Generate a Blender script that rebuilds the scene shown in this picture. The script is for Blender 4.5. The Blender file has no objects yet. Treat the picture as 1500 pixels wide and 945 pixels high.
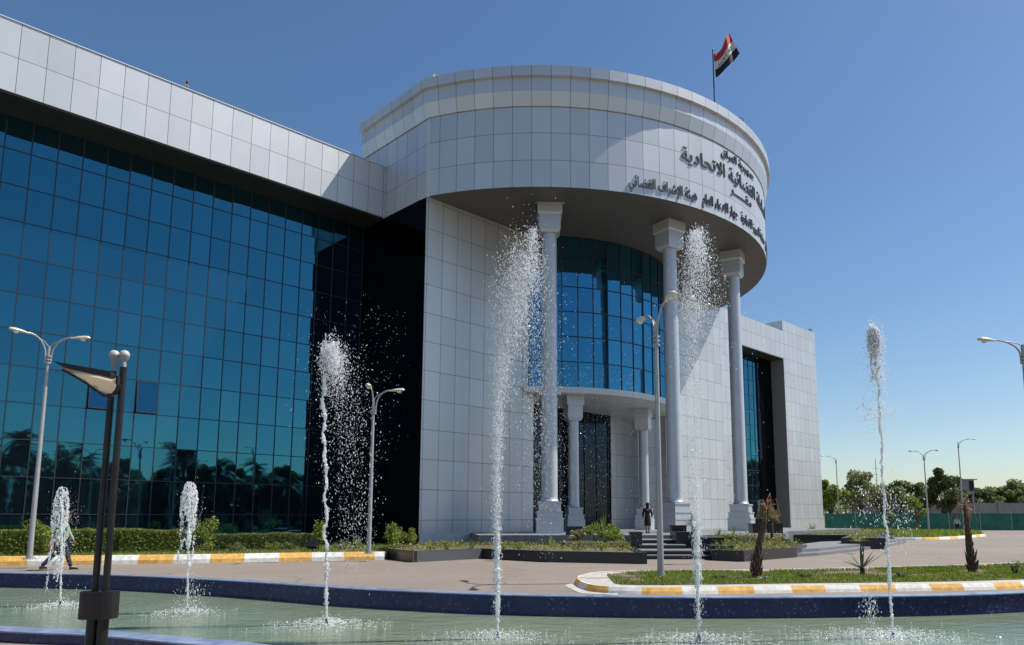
import bpy, math, random
from mathutils import Vector, Matrix, noise
from mathutils.geometry import tessellate_polygon, interpolate_bezier
R = math.radians
S = bpy.context.scene
COL = S.collection
rnd = random.Random(7)

# ------------------------------------------------------------------ camera, sky, sun, exposure
F_PX, CXP, CYP, PITCH, EYE = 1070.0, 807.0, 613.0, R(7.73), 1.7
cd = bpy.data.cameras.new('camera'); cam = bpy.data.objects.new('camera', cd); COL.objects.link(cam)
cd.sensor_fit = 'HORIZONTAL'; cd.sensor_width = 36.0; cd.lens = 36.0 * F_PX / 1500.0
cd.shift_x = -(CXP - 750.0) / 1500.0; cd.shift_y = (CYP - 472.5) / 1500.0
cd.clip_start = 0.1; cd.clip_end = 8000
cam.location = (0, 0, EYE); cam.rotation_euler = (math.pi / 2 + PITCH, 0, 0)
S.camera = cam
SUN_AZ, SUN_EL = R(82), R(56)          # azimuth clockwise from +Y
w = bpy.data.worlds.new('World'); S.world = w; w.use_nodes = True
wn = w.node_tree; wn.nodes.clear()
sky = wn.nodes.new('ShaderNodeTexSky'); sky.sky_type = 'NISHITA'; sky.sun_disc = False
sky.sun_elevation = SUN_EL; sky.sun_rotation = SUN_AZ
sky.air_density = 1.0; sky.dust_density = 0.7; sky.ozone_density = 2.0; sky.altitude = 0
bg = wn.nodes.new('ShaderNodeBackground'); bg.inputs[1].default_value = 0.10
wo = wn.nodes.new('ShaderNodeOutputWorld')
hs_ = wn.nodes.new('ShaderNodeHueSaturation'); hs_.inputs['Saturation'].default_value = 1.17; hs_.inputs['Value'].default_value = 1.0
wn.links.new(sky.outputs[0], hs_.inputs['Color']); wn.links.new(hs_.outputs[0], bg.inputs[0]); wn.links.new(bg.outputs[0], wo.inputs[0])
sl = bpy.data.lights.new('sun', 'SUN'); sl.energy = 4.6; sl.angle = R(0.53); sl.color = (1.0, 0.955, 0.89)
so = bpy.data.objects.new('sun', sl); COL.objects.link(so)
sd = Vector((math.sin(SUN_AZ) * math.cos(SUN_EL), math.cos(SUN_AZ) * math.cos(SUN_EL), math.sin(SUN_EL)))
so.rotation_euler = sd.to_track_quat('Z', 'Y').to_euler(); so.location = (40, 10, 60)
S.view_settings.view_transform = 'Standard'; S.view_settings.look = 'None'
S.view_settings.exposure = 0.28; S.view_settings.gamma = 1.0; S.view_settings.use_curve_mapping = False
S.render.engine = 'CYCLES'
S.cycles.max_bounces = 6; S.cycles.transparent_max_bounces = 8; S.cycles.glossy_bounces = 4
S.cycles.caustics_reflective = False; S.cycles.caustics_refractive = False
S.cycles.use_denoising = True

# ------------------------------------------------------------------ layout helpers
CF, SF = math.cos(PITCH), math.sin(PITCH)
def ray(px, py):
    a, b = px - CXP, CYP - py
    return Vector((a, F_PX * CF - b * SF, F_PX * SF + b * CF))
def G(px, py, z=0.0):                      # survey point of the photograph on a level surface of height z
    d = ray(px, py); t = (z - EYE) / d.z
    return Vector((d.x * t, d.y * t, z))
def atY(px, py, Y):
    d = ray(px, py); t = Y / d.y
    return Vector((d.x * t, Y, EYE + d.z * t))
AZ = R(44.4)
FD = Vector((math.sin(AZ), math.cos(AZ), 0)); ND = Vector((math.cos(AZ), -math.sin(AZ), 0))
CB = Vector((-7.147, 40.0, 0))
def W(u, v, z): return CB + FD * u + ND * v + Vector((0, 0, z))      # building frame
OU, OV = 15.8, -6.5
def pol(r, deg): a = R(deg); return OU + r * math.sin(a), OV + r * math.cos(a)

# ------------------------------------------------------------------ mesh helpers
ORG = {}
def ident(a, b, c): return Vector((a, b, c))
class MB:
    def __init__(s, T=None): s.v = []; s.f = []; s.uv = []; s.m = []; s.T = T or ident
    def face(s, pts, uv=None, m=0, raw=False):
        i = len(s.v)
        s.v += [Vector(p) if raw else s.T(*p) for p in pts]
        s.f.append(tuple(range(i, i + len(pts))))
        s.uv.append(uv or [(p[0], p[1]) for p in pts]); s.m.append(m)
    def box(s, a0, a1, b0, b1, z0, z1, m=0, skip=''):
        if 'f' not in skip: s.face([(a0, b1, z0), (a0, b1, z1), (a1, b1, z1), (a1, b1, z0)], [(a0, z0), (a0, z1), (a1, z1), (a1, z0)], m)
        if 'b' not in skip: s.face([(a0, b0, z0), (a1, b0, z0), (a1, b0, z1), (a0, b0, z1)], [(a0, z0), (a1, z0), (a1, z1), (a0, z1)], m)
        s.face([(a0, b0, z0), (a0, b0, z1), (a0, b1, z1), (a0, b1, z0)], [(b0, z0), (b0, z1), (b1, z1), (b1, z0)], m)
        s.face([(a1, b0, z0), (a1, b1, z0), (a1, b1, z1), (a1, b0, z1)], [(b0, z0), (b1, z0), (b1, z1), (b0, z1)], m)
        s.face([(a0, b0, z1), (a1, b0, z1), (a1, b1, z1), (a0, b1, z1)], None, m)
        s.face([(a0, b0, z0), (a0, b1, z0), (a1, b1, z0), (a1, b0, z0)], None, m)
    def cbox(s, M, sx, sy, sz, m=0):                       # box centred on matrix M
        c = [M @ Vector((x * sx / 2, y * sy / 2, z * sz / 2)) for x in (-1, 1) for y in (-1, 1) for z in (-1, 1)]
        for q in ((0, 1, 3, 2), (4, 6, 7, 5), (0, 4, 5, 1), (2, 3, 7, 6), (0, 2, 6, 4), (1, 5, 7, 3)):
            s.face([c[i] for i in q], [(0, 0), (0, 1), (1, 1), (1, 0)], m, True)
    def tube(s, pts, rad, n=10, cap=True, m=0):
        pts = [Vector(p) for p in pts]
        if not hasattr(rad, '__len__'): rad = [rad] * len(pts)
        rings = []; prev = None; L = 0
        for i, p in enumerate(pts):
            t = (pts[min(i + 1, len(pts) - 1)] - pts[max(i - 1, 0)]).normalized()
            if prev is None:
                a = Vector((1, 0, 0)) if abs(t.x) < .8 else Vector((0, 1, 0))
                x = (a - t * a.dot(t)).normalized()
            else: x = (prev - t * prev.dot(t)).normalized()
            prev = x; y = t.cross(x)
            if i: L += (p - pts[i - 1]).length
            rings.append(([p + (x * math.cos(2 * math.pi * k / n) + y * math.sin(2 * math.pi * k / n)) * rad[i] for k in range(n)], L))
        for (a, la), (b, lb) in zip(rings, rings[1:]):
            for k in range(n):
                j = (k + 1) % n
                s.face([a[k], a[j], b[j], b[k]], [(k / n, la), ((k + 1) / n, la), ((k + 1) / n, lb), (k / n, lb)], m, True)
        if cap:
            s.face(list(reversed(rings[0][0])), [(0, 0)] * n, m, True); s.face(rings[-1][0], [(0, 0)] * n, m, True)
    def lathe(s, c, prof, n=20, m=0, cap=True):            # prof: (r, z), bottom to top
        c = Vector(c)
        rg = [[c + Vector((r * math.cos(2 * math.pi * k / n), r * math.sin(2 * math.pi * k / n), z)) for k in range(n)] for r, z in prof]
        for i in range(len(rg) - 1):
            for k in range(n):
                j = (k + 1) % n
                s.face([rg[i][k], rg[i][j], rg[i + 1][j], rg[i + 1][k]], [(k / n * 2, prof[i][1]), ((k + 1) / n * 2, prof[i][1]), ((k + 1) / n * 2, prof[i + 1][1]), (k / n * 2, prof[i + 1][1])], m, True)
        if cap:
            s.face(list(reversed(rg[0])), [(0, 0)] * n, m, True); s.face(rg[-1], [(0, 0)] * n, m, True)
    def ball(s, c, r, n=12, m=0, sz=1.0):
        c = Vector(c); k = n // 2
        s.lathe(c, [(r * math.sin(math.pi * i / k) + 1e-4, -r * sz * math.cos(math.pi * i / k)) for i in range(k + 1)], n, m, False)
    def prism(s, pts, z0, z1, m=0, mt=None):               # level polygon, counter-clockwise
        A = sum(pts[i][0] * pts[(i + 1) % len(pts)][1] - pts[(i + 1) % len(pts)][0] * pts[i][1] for i in range(len(pts)))
        if A < 0: pts = list(reversed(pts))
        L = 0
        for i in range(len(pts)):
            a, b = pts[i], pts[(i + 1) % len(pts)]; d = math.hypot(b[0] - a[0], b[1] - a[1])
            s.face([(a[0], a[1], z0), (b[0], b[1], z0), (b[0], b[1], z1), (a[0], a[1], z1)], [(L, z0), (L + d, z0), (L + d, z1), (L, z1)], m, True); L += d
        P = [Vector((p[0], p[1], 0)) for p in pts]
        for t in tessellate_polygon([P]):
            q = [P[i] for i in t]
            if (q[1] - q[0]).cross(q[2] - q[0]).z < 0: q.reverse()
            s.face([(p.x, p.y, z1) for p in q], [(p.x, p.y) for p in q], m if mt is None else mt, True)
    def build(s, name, mats, parent=None, smooth=False):
        me = bpy.data.meshes.new(name)
        o0 = ORG.get(parent.name, Vector((0, 0, 0))) if parent else Vector((0, 0, 0))
        me.from_pydata([tuple(p - o0) for p in s.v], [], s.f)
        uvl = me.uv_layers.new(name='UVMap'); k = 0
        flat = [c for u in s.uv for p in u for c in p[:2]]
        uvl.data.foreach_set('uv', flat)
        for m in (mats if isinstance(mats, (list, tuple)) else [mats]): me.materials.append(m)
        me.polygons.foreach_set('material_index', s.m)
        if smooth:
            import bmesh
            bm = bmesh.new(); bm.from_mesh(me); bmesh.ops.remove_doubles(bm, verts=bm.verts, dist=1e-4)
            for f in bm.faces: f.smooth = True
            for e in bm.edges:
                if len(e.link_faces) == 2 and e.calc_face_angle(0) > R(38): e.smooth = False
            bm.to_mesh(me); bm.free()
        me.update()
        o = bpy.data.objects.new(name, me); COL.objects.link(o)
        if parent: o.parent = parent; ORG[o.name] = o0
        return o

def tag(o, label=None, cat=None, group=None, kind=None):
    if label: o['label'] = label
    if cat: o['category'] = cat
    if group: o['group'] = group
    if kind: o['kind'] = kind
    return o
def thing(name, label, cat, loc=(0, 0, 0), rz=0, group=None):
    o = bpy.data.objects.new(name, None); o.empty_display_size = .3; COL.objects.link(o)
    o.location = loc; o.rotation_euler = (0, 0, rz)
    return tag(o, label, cat, group)
def worldthing(name, label, cat, loc, group=None):
    o = thing(name, label, cat, loc, 0, group); ORG[o.name] = Vector(loc); return o
def copy_tree(o, parent=None, kids=None):
    c = o.copy(); COL.objects.link(c); c.parent = parent
    for ch in KIDS.get(o.name, [k for k in bpy.data.objects if k.parent == o]): copy_tree(ch, c)
    return c
KIDS = {}
def place_copy(proto, first, loc, rz, label, sc=1.0):
    o = proto if first else copy_tree(proto)
    o.location = loc; o.rotation_euler = (0, 0, rz); o.scale = (sc, sc, sc); o['label'] = label
    return o

# ------------------------------------------------------------------ materials
def newmat(name):
    m = bpy.data.materials.new(name); m.use_nodes = True; nt = m.node_tree
    return m, nt, nt.nodes['Principled BSDF']
def N(nt, t, **kw):
    n = nt.nodes.new(t)
    for k, v in kw.items(): setattr(n, k, v)
    return n
def mth(nt, op, a, b=None, c=None):
    n = N(nt, 'ShaderNodeMath', operation=op)
    for i, x in enumerate((a, b, c)):
        if x is None: continue
        if isinstance(x, (int, float)): n.inputs[i].default_value = x
        else: nt.links.new(x, n.inputs[i])
    return n.outputs[0]
def rgb(c): return (c[0], c[1], c[2], 1)
def mix(nt, f, a, b):
    n = N(nt, 'ShaderNodeMix', data_type='RGBA')
    for k, x in ((0, f), (6, a), (7, b)):
        if isinstance(x, (int, float)): n.inputs[k].default_value = x
        elif isinstance(x, tuple): n.inputs[k].default_value = rgb(x)
        else: nt.links.new(x, n.inputs[k])
    return n.outputs[2]
def coord(nt, kind='Object', scale=None):
    tc = N(nt, 'ShaderNodeTexCoord'); o = tc.outputs[kind]
    if scale:
        mp = N(nt, 'ShaderNodeMapping'); mp.inputs['Scale'].default_value = scale; nt.links.new(o, mp.inputs[0]); o = mp.outputs[0]
    return o
def noise_tex(nt, sc, det=4, rough=.55, co=None):
    n = N(nt, 'ShaderNodeTexNoise'); n.inputs['Scale'].default_value = sc; n.inputs['Detail'].default_value = det; n.inputs['Roughness'].default_value = rough
    if co is not None: nt.links.new(co, n.inputs['Vector'])
    return n.outputs[0]
def ramp(nt, f, lo, hi):
    n = N(nt, 'ShaderNodeMapRange'); nt.links.new(f, n.inputs[0]); n.inputs[1].default_value = lo; n.inputs[2].default_value = hi
    return n.outputs[0]
def bump(nt, h, st, dist=.02, b=None):
    n = N(nt, 'ShaderNodeBump'); n.inputs['Strength'].default_value = st; n.inputs['Distance'].default_value = dist
    nt.links.new(h, n.inputs['Height'])
    return n.outputs[0]
def plain(name, col, rough=.6, metal=0, vary=.12, sc=3.0, bmp=0, spec=.5, kind='Object'):
    m, nt, b = newmat(name)
    co = coord(nt, kind); nz = noise_tex(nt, sc, 5, .6, co)
    f = ramp(nt, nz, .3, .7)
    nt.links.new(mix(nt, f, tuple(x * (1 - vary) for x in col), tuple(min(1, x * (1 + vary)) for x in col)), b.inputs['Base Color'])
    b.inputs['Roughness'].default_value = rough; b.inputs['Metallic'].default_value = metal
    b.inputs['Specular IOR Level'].default_value = spec
    if bmp: nt.links.new(bump(nt, noise_tex(nt, sc * 12, 4, .6, co), bmp), b.inputs['Normal'])
    return m
def cells(nt, px, pz, ox, oz):
    uv = N(nt, 'ShaderNodeSeparateXYZ'); nt.links.new(coord(nt, 'UV'), uv.inputs[0])
    a = mth(nt, 'DIVIDE', mth(nt, 'SUBTRACT', uv.outputs[0], ox), px); b = mth(nt, 'DIVIDE', mth(nt, 'SUBTRACT', uv.outputs[1], oz), pz)
    def edge(t, p):
        f = mth(nt, 'FRACT', t); return mth(nt, 'MULTIPLY', mth(nt, 'MINIMUM', f, mth(nt, 'SUBTRACT', 1.0, f)), p)
    cv = N(nt, 'ShaderNodeCombineXYZ'); nt.links.new(mth(nt, 'FLOOR', a), cv.inputs[0]); nt.links.new(mth(nt, 'FLOOR', b), cv.inputs[1])
    wnz = N(nt, 'ShaderNodeTexWhiteNoise', noise_dimensions='3D'); nt.links.new(cv.outputs[0], wnz.inputs[0])
    return edge(a, px), edge(b, pz), wnz, uv
def tilt(nt, wnz, amt, normal=None):
    g = N(nt, 'ShaderNodeNewGeometry')
    s1 = N(nt, 'ShaderNodeVectorMath', operation='SUBTRACT'); nt.links.new(wnz.outputs['Color'], s1.inputs[0]); s1.inputs[1].default_value = (.5, .5, .5)
    s2 = N(nt, 'ShaderNodeVectorMath', operation='SCALE'); nt.links.new(s1.outputs[0], s2.inputs[0]); s2.inputs['Scale'].default_value = amt
    s3 = N(nt, 'ShaderNodeVectorMath', operation='ADD'); nt.links.new(s2.outputs[0], s3.inputs[0]); nt.links.new(normal if normal is not None else g.outputs['Normal'], s3.inputs[1])
    s4 = N(nt, 'ShaderNodeVectorMath', operation='NORMALIZE'); nt.links.new(s3.outputs[0], s4.inputs[0])
    return s4.outputs[0]
def panel(name, px, pz, ox, oz, base=(.61, .62, .615), wid=.012, rough=.37, metal=.42, var=.055):
    m, nt, b = newmat(name)
    ex, ez, wnz, uv = cells(nt, px, pz, ox, oz)
    d = mth(nt, 'MINIMUM', ex, ez)
    line = mth(nt, 'LESS_THAN', d, wid)
    f = wnz.outputs['Value']
    c1 = mix(nt, f, tuple(x * (1 - var) for x in base), tuple(min(.85, x * (1 + var)) for x in base))
    st = ramp(nt, noise_tex(nt, 1.0, 6, .65, coord(nt, 'Object', (1.6, 1.6, .25))), .45, .8)      # faint dust streaks running down
    c2 = mix(nt, mth(nt, 'MULTIPLY', st, .14), c1, tuple(x * y for x, y in zip(base, (.80, .76, .70))))
    nt.links.new(mix(nt, line, c2, (.10, .105, .11)), b.inputs['Base Color'])
    b.inputs['Metallic'].default_value = metal
    nt.links.new(ramp(nt, noise_tex(nt, .8, 4, .6, coord(nt, 'Object')), .2, .8), (rr := N(nt, 'ShaderNodeMapRange')).inputs[0])
    rr.inputs[3].default_value = rough - .01; rr.inputs[4].default_value = rough + .03; nt.links.new(rr.outputs[0], b.inputs['Roughness'])
    h = mth(nt, 'SMOOTH_MIN', mth(nt, 'DIVIDE', d, wid * 1.6), 1.0, .3)
    nt.links.new(tilt(nt, wnz, .022, bump(nt, h, .15, .01)), b.inputs['Normal'])
    return m
def glassmat(name, px, pz, ox, oz, tint=(.036, .165, .225), tl=.015, rough=.022, base=(.004, .008, .012)):
    m, nt, b = newmat(name); nt.nodes.remove(b)
    ex, ez, wnz, uv = cells(nt, px, pz, ox, oz)
    nz = noise_tex(nt, .9, 2, .5, coord(nt, 'Object'))
    nrm = tilt(nt, wnz, tl, bump(nt, nz, .10, .02))
    gl = N(nt, 'ShaderNodeBsdfGlossy'); gl.inputs['Roughness'].default_value = rough; nt.links.new(nrm, gl.inputs['Normal'])
    nt.links.new(mix(nt, wnz.outputs['Value'], tuple(x * .93 for x in tint), tuple(x * 1.07 for x in tint)), gl.inputs['Color'])
    df = N(nt, 'ShaderNodeBsdfDiffuse'); df.inputs['Color'].default_value = rgb(base)
    ad = N(nt, 'ShaderNodeAddShader'); nt.links.new(gl.outputs[0], ad.inputs[0]); nt.links.new(df.outputs[0], ad.inputs[1])
    nt.links.new(ad.outputs[0], nt.nodes['Material Output'].inputs[0])
    return m
def leafmat(name, col, var=.35, trans=.35, rough=.5):
    m, nt, b = newmat(name)
    gi = N(nt, 'ShaderNodeNewGeometry')
    f = mth(nt, 'ADD', mth(nt, 'MULTIPLY', gi.outputs['Random Per Island'], .6), mth(nt, 'MULTIPLY', noise_tex(nt, 1.2, 2, .5, coord(nt, 'Object')), .4))
    a = tuple(x * (1 - var) for x in col); c = (min(1, col[0] * (1 + var * 1.5)), min(1, col[1] * (1 + var)), col[2] * (1 + var * .4))
    cc = mix(nt, f, a, c)
    nt.links.new(cc, b.inputs['Base Color']); b.inputs['Roughness'].default_value = rough
    tr = N(nt, 'ShaderNodeBsdfTranslucent'); nt.links.new(cc, tr.inputs['Color'])
    mx = N(nt, 'ShaderNodeMixShader'); mx.inputs[0].default_value = trans
    nt.links.new(b.outputs[0], mx.inputs[1]); nt.links.new(tr.outputs[0], mx.inputs[2])
    nt.links.new(mx.outputs[0], nt.nodes['Material Output'].inputs[0])
    return m

STEP = 3.66
ARC = R(STEP) * 17.085
M = {}
M['wall'] = panel('white_panels_wall', 1.075, 1.66, .12, 1.56)
M['parapet'] = panel('white_panels_parapet', 1.035, 1.65, -.09, 20.1)
M['drum'] = panel('white_panels_drum', ARC, 1.63, 0, 20.0)
M['frieze'] = panel('white_panels_frieze', ARC, 900, 0, -300)
M['side'] = panel('white_panels_side', 1.07, 1.63, 0, 20.0)
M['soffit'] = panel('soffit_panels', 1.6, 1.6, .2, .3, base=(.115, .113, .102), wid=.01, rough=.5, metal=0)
M['wing_soffit'] = plain('shaded_soffit_metal', (.030, .032, .028), .55)  # darkish metal, darkened further to hold the shade under the overhang
M['white'] = plain('white_painted_metal', (.66, .67, .68), .38, .1, .06, 1.5)
M['white_col'] = plain('white_column_paint', (.56, .58, .60), .36, .3, .05, 1.0)
M['glass'] = glassmat('blue_mirror_glass', 1.03, 1.66, -.09, 18.45 - 1.66 * 12)
M['glass2'] = glassmat('blue_mirror_glass_drum', R(6.1) * 10, 1.66, 0, 9.95, tint=(.05, .21, .32), tl=.022)
M['glass_open'] = glassmat('open_window_glass', 5, 5, 0, 0, tint=(.022, .13, .21))
M['dark_glass'] = glassmat('black_glass', 1.07, 1.66, 0, 20.05 - 1.66 * 12, tint=(.018, .025, .038), base=(.0035, .0035, .004))
M['side_glass'] = glassmat('near_black_glass', 1.07, 1.66, 0, 20.05 - 1.66 * 12, tint=(.006, .008, .012), base=(.003, .003, .0035))
M['mullion'] = plain('dark_mullion', (.026, .036, .044), .45, .2)
M['letters'] = plain('dark_grey_letters', (.075, .08, .088), .45, .3)
M['granite'] = plain('black_granite', (.022, .023, .026), .30, 0, .5, 40)
M['granite_grey'] = plain('grey_granite', (.105, .11, .118), .4, 0, .35, 30)
M['stone_grey'] = plain('grey_stone', (.20, .205, .21), .6, 0, .18, 8)
M['plaster'] = plain('white_plaster', (.62, .61, .58), .8, 0, .12, 2.5, .3)
M['lamp_grey'] = plain('galvanised_grey_paint', (.42, .42, .41), .45, .35, .08, 4)
M['lamp_head'] = plain('cream_lamp_housing', (.62, .58, .48), .45, 0, .15, 6)
M['lamp_lens'] = plain('lamp_lens', (.75, .72, .65), .15, 0, .05, 6)
M['dark_metal'] = plain('dark_brown_metal', (.020, .019, .018), .42, .3, .3, 5)
M['globe'] = plain('milky_globe', (.50, .49, .46), .35, 0, .05)
M['globe_low'] = plain('grey_globe_holder', (.33, .32, .29), .5)
M['reflector'] = plain('cream_reflector', (.80, .72, .60), .6, 0, .10, 6)
M['reflector'] = leafmat('cream_reflector_sheet', (.80, .74, .62), .04, .55)
M['camera_body'] = plain('security_camera_white', (.55, .55, .52), .4)
M['black'] = plain('black_plastic', (.012, .012, .013), .5)
M['soil'] = plain('dry_soil', (.16, .12, .08), .95, 0, .35, 6, .6)
M['yellow'] = plain('yellow_kerb_paint', (.74, .42, .10), .7, 0, .30, 7, .2)
M['kwhite'] = plain('white_kerb_paint', (.74, .72, .66), .7, 0, .24, 7, .2)
M['kerbtop'] = plain('concrete_kerb', (.46, .44, .40), .85, 0, .2, 4, .3)
M['concrete_wall'] = plain('concrete_wall', (.34, .32, .30), .9, 0, .12, 1.5)
M['leaf_hedge'] = leafmat('hedge_leaf', (.22, .29, .065), .35, .5)
M['leaf_dark'] = leafmat('dark_leaf', (.09, .14, .045))
M['leaf_olive'] = leafmat('olive_leaf', (.21, .23, .105), .3, .5)
M['leaf_bright'] = leafmat('bright_leaf', (.21, .30, .045), .3)
M['leaf_mid'] = leafmat('mid_leaf', (.18, .235, .095), .35, .5)
M['leaf_palm'] = leafmat('palm_leaf', (.05, .07, .03), .3, .15)
M['leaf_agave'] = leafmat('agave_leaf', (.13, .17, .10), .25, .1)
M['leaf_dry'] = leafmat('dry_frond', (.34, .23, .13), .3, .2)
M['leaf_yellow'] = leafmat('yellow_flower', (.45, .34, .05), .3, .2)
M['leaf_white'] = leafmat('white_flower', (.5, .5, .42), .2, .2)
M['grass'] = leafmat('grass_blade', (.17, .25, .03), .3, .5)
M['bark'] = plain('bark', (.10, .075, .05), .9, 0, .35, 9, .8)
M['dead_bark'] = plain('dead_palm_bark', (.13, .085, .055), .95, 0, .45, 14, .9)
M['skin'] = plain('skin', (.38, .22, .15), .55)
M['cloth_black'] = plain('black_cloth', (.010, .010, .012), .85)
M['cloth_navy'] = plain('navy_trousers', (.022, .030, .05), .85)
M['cloth_white'] = plain('pale_shirt', (.55, .56, .54), .85)
M['cloth_teal'] = plain('pale_green_shirt', (.30, .42, .33), .85)
M['cloth_orange'] = plain('orange_bag_cloth', (.55, .16, .06), .8)
M['hair'] = plain('dark_hair', (.015, .012, .010), .6)
M['green_net'] = plain('green_shade_net', (.030, .165, .115), .9, 0, .22, 1.2)
M['nozzle'] = plain('dark_nozzle', (.05, .045, .04), .4, .5)

def roadmat():
    m, nt, b = newmat('beige_asphalt')
    co = coord(nt, 'Object')
    n1 = ramp(nt, noise_tex(nt, .12, 5, .6, co), .3, .7); n2 = ramp(nt, noise_tex(nt, 1.1, 6, .65, co), .25, .75)
    c = mix(nt, n1, (.215, .178, .148), (.285, .240, .200))
    c = mix(nt, mth(nt, 'MULTIPLY', n2, .35), c, (.20, .168, .142))
    sp = mth(nt, 'GREATER_THAN', noise_tex(nt, 90, 2, .5, co), .66)
    c = mix(nt, mth(nt, 'MULTIPLY', sp, .25), c, (.42, .38, .33))
    vo = N(nt, 'ShaderNodeTexVoronoi', feature='DISTANCE_TO_EDGE'); vo.inputs['Scale'].default_value = .11
    dn = N(nt, 'ShaderNodeTexNoise'); dn.inputs['Scale'].default_value = .8; nt.links.new(co, dn.inputs['Vector'])
    va = N(nt, 'ShaderNodeVectorMath', operation='MULTIPLY_ADD'); nt.links.new(dn.outputs['Color'], va.inputs[0]); va.inputs[1].default_value = (1.6, 1.6, 0); nt.links.new(co, va.inputs[2])
    nt.links.new(va.outputs[0], vo.inputs['Vector'])
    crack = mth(nt, 'LESS_THAN', vo.outputs[0], .0022)
    c = mix(nt, mth(nt, 'MULTIPLY', crack, .55), c, (.08, .065, .055))
    oil = ramp(nt, noise_tex(nt, .45, 3, .5, co), .64, .74)
    c = mix(nt, mth(nt, 'MULTIPLY', oil, .5), c, (.12, .10, .085))
    track = ramp(nt, noise_tex(nt, 1.0, 5, .6, coord(nt, 'Object', (.05, .9, 1))), .52, .7)
    c = mix(nt, mth(nt, 'MULTIPLY', track, .28), c, (.15, .125, .105))
    nt.links.new(c, b.inputs['Base Color']); b.inputs['Roughness'].default_value = .85
    nt.links.new(bump(nt, noise_tex(nt, 60, 3, .6, co), .3, .01), b.inputs['Normal'])
    return m
M['road'] = roadmat()
M['earth'] = plain('dusty_ground', (.27, .22, .17), .95, 0, .2, .3, .3)
def tilemat(name, a, b_, grout, sc=9.0):
    m, nt, b = newmat(name)
    ex, ez, wnz, uv = cells(nt, 1 / sc, 1 / sc, 0, 0)
    line = mth(nt, 'LESS_THAN', mth(nt, 'MINIMUM', ex, ez), .0016)
    f = wnz.outputs['Value']
    lt = mth(nt, 'GREATER_THAN', f, .96)
    c = mix(nt, f, a, b_); c = mix(nt, mth(nt, 'MULTIPLY', lt, .55), c, (.12, .15, .32))
    st = ramp(nt, noise_tex(nt, 1.4, 5, .6, coord(nt, 'Object')), .45, .8)
    c = mix(nt, mth(nt, 'MULTIPLY', st, .12), c, (.08, .08, .10))
    nt.links.new(mix(nt, line, c, grout), b.inputs['Base Color']); b.inputs['Roughness'].default_value = .25
    nt.links.new(tilt(nt, wnz, .06), b.inputs['Normal'])
    return m
M['tile'] = tilemat('navy_mosaic', (.005, .008, .058), (.018, .028, .145), (.012, .016, .06), 24.0)
M['tile_top'] = tilemat('blue_rim_tiles', (.20, .25, .40), (.31, .37, .53), (.28, .32, .42), 6)
M['pool_floor'] = plain('pool_floor', (.20, .26, .19), .8)
def watermat():
    m, nt, b = newmat('green_water')
    co = coord(nt, 'Object')
    n1 = ramp(nt, noise_tex(nt, .5, 4, .6, co), .3, .7)
    nt.links.new(mix(nt, n1, (.170, .225, .145), (.225, .280, .195)), b.inputs['Base Color'])
    b.inputs['Roughness'].default_value = .07; b.inputs['IOR'].default_value = 1.33
    a = noise_tex(nt, 2.4, 5, .6, coord(nt, 'Object', (1, 1.5, 1))); c = noise_tex(nt, 13, 3, .6, co)
    h = mth(nt, 'ADD', mth(nt, 'MULTIPLY', a, 1.0), mth(nt, 'MULTIPLY', c, .22))
    nt.links.new(bump(nt, h, 1.0, .045), b.inputs['Normal'])
    return m
M['water'] = watermat()
def spraymat(name, alpha, col=(.86, .89, .92)):
    m, nt, b = newmat(name)
    b.inputs['Base Color'].default_value = rgb(col); b.inputs['Roughness'].default_value = .18
    b.inputs['Specular IOR Level'].default_value = .6; b.inputs['IOR'].default_value = 1.33
    tr = N(nt, 'ShaderNodeBsdfTranslucent'); tr.inputs[0].default_value = rgb(col)
    mx = N(nt, 'ShaderNodeMixShader'); mx.inputs[0].default_value = .5
    nt.links.new(b.outputs[0], mx.inputs[1]); nt.links.new(tr.outputs[0], mx.inputs[2])
    tp = N(nt, 'ShaderNodeBsdfTransparent'); m2 = N(nt, 'ShaderNodeMixShader'); m2.inputs[0].default_value = alpha
    nt.links.new(tp.outputs[0], m2.inputs[1]); nt.links.new(mx.outputs[0], m2.inputs[2])
    nt.links.new(m2.outputs[0], nt.nodes['Material Output'].inputs[0])
    return m
M['spray'] = spraymat('water_spray', .74, (.95, .96, .97))
M['stream'] = spraymat('water_stream', .86, (.96, .97, .98))

# ------------------------------------------------------------------ pool outline and ground
def smoothline(pts, n=6):
    out = []
    P = [pts[0]] + list(pts) + [pts[-1]]
    for i in range(1, len(P) - 2):
        for k in range(n):
            t = k / n; a, b, c, d = (Vector(P[i + j]) for j in (-1, 0, 1, 2))
            out.append(.5 * ((2 * b) + (c - a) * t + (2 * a - 5 * b + 4 * c - d) * t * t + (3 * b - a - 3 * c + d) * t ** 3))
    out.append(Vector(P[-2])); return out
RIM = .15; WL = -.25
far = [G(x, y, RIM) for x, y in ((0, 839), (170, 842.5), (330, 850), (500, 861), (600, 866), (750, 871.5), (1000, 875), (1250, 874), (1500, 868))]
fx = lambda p: Vector((p[0], p[1], 0))
far = [Vector((-24, 23.6, 0)), Vector((-20, 22.4, 0))] + [fx(p) for p in far] + [Vector((16, 18.6, 0)), Vector((20, 21.5, 0))]
near = [Vector((-16, 13.2, 0))] + [fx(G(x, y, RIM)) for x, y in ((0, 917), (160, 924), (300, 936), (400, 946))] + [Vector((0.5, 6.6, 0)), Vector((5, 6.7, 0)), Vector((11, 8.2, 0)), Vector((17, 11.5, 0)), Vector((22, 16, 0))]
farS = smoothline(far, 5); nearS = smoothline(near, 5)
outline = farS + list(reversed(nearS))                  # closed loop
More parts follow.
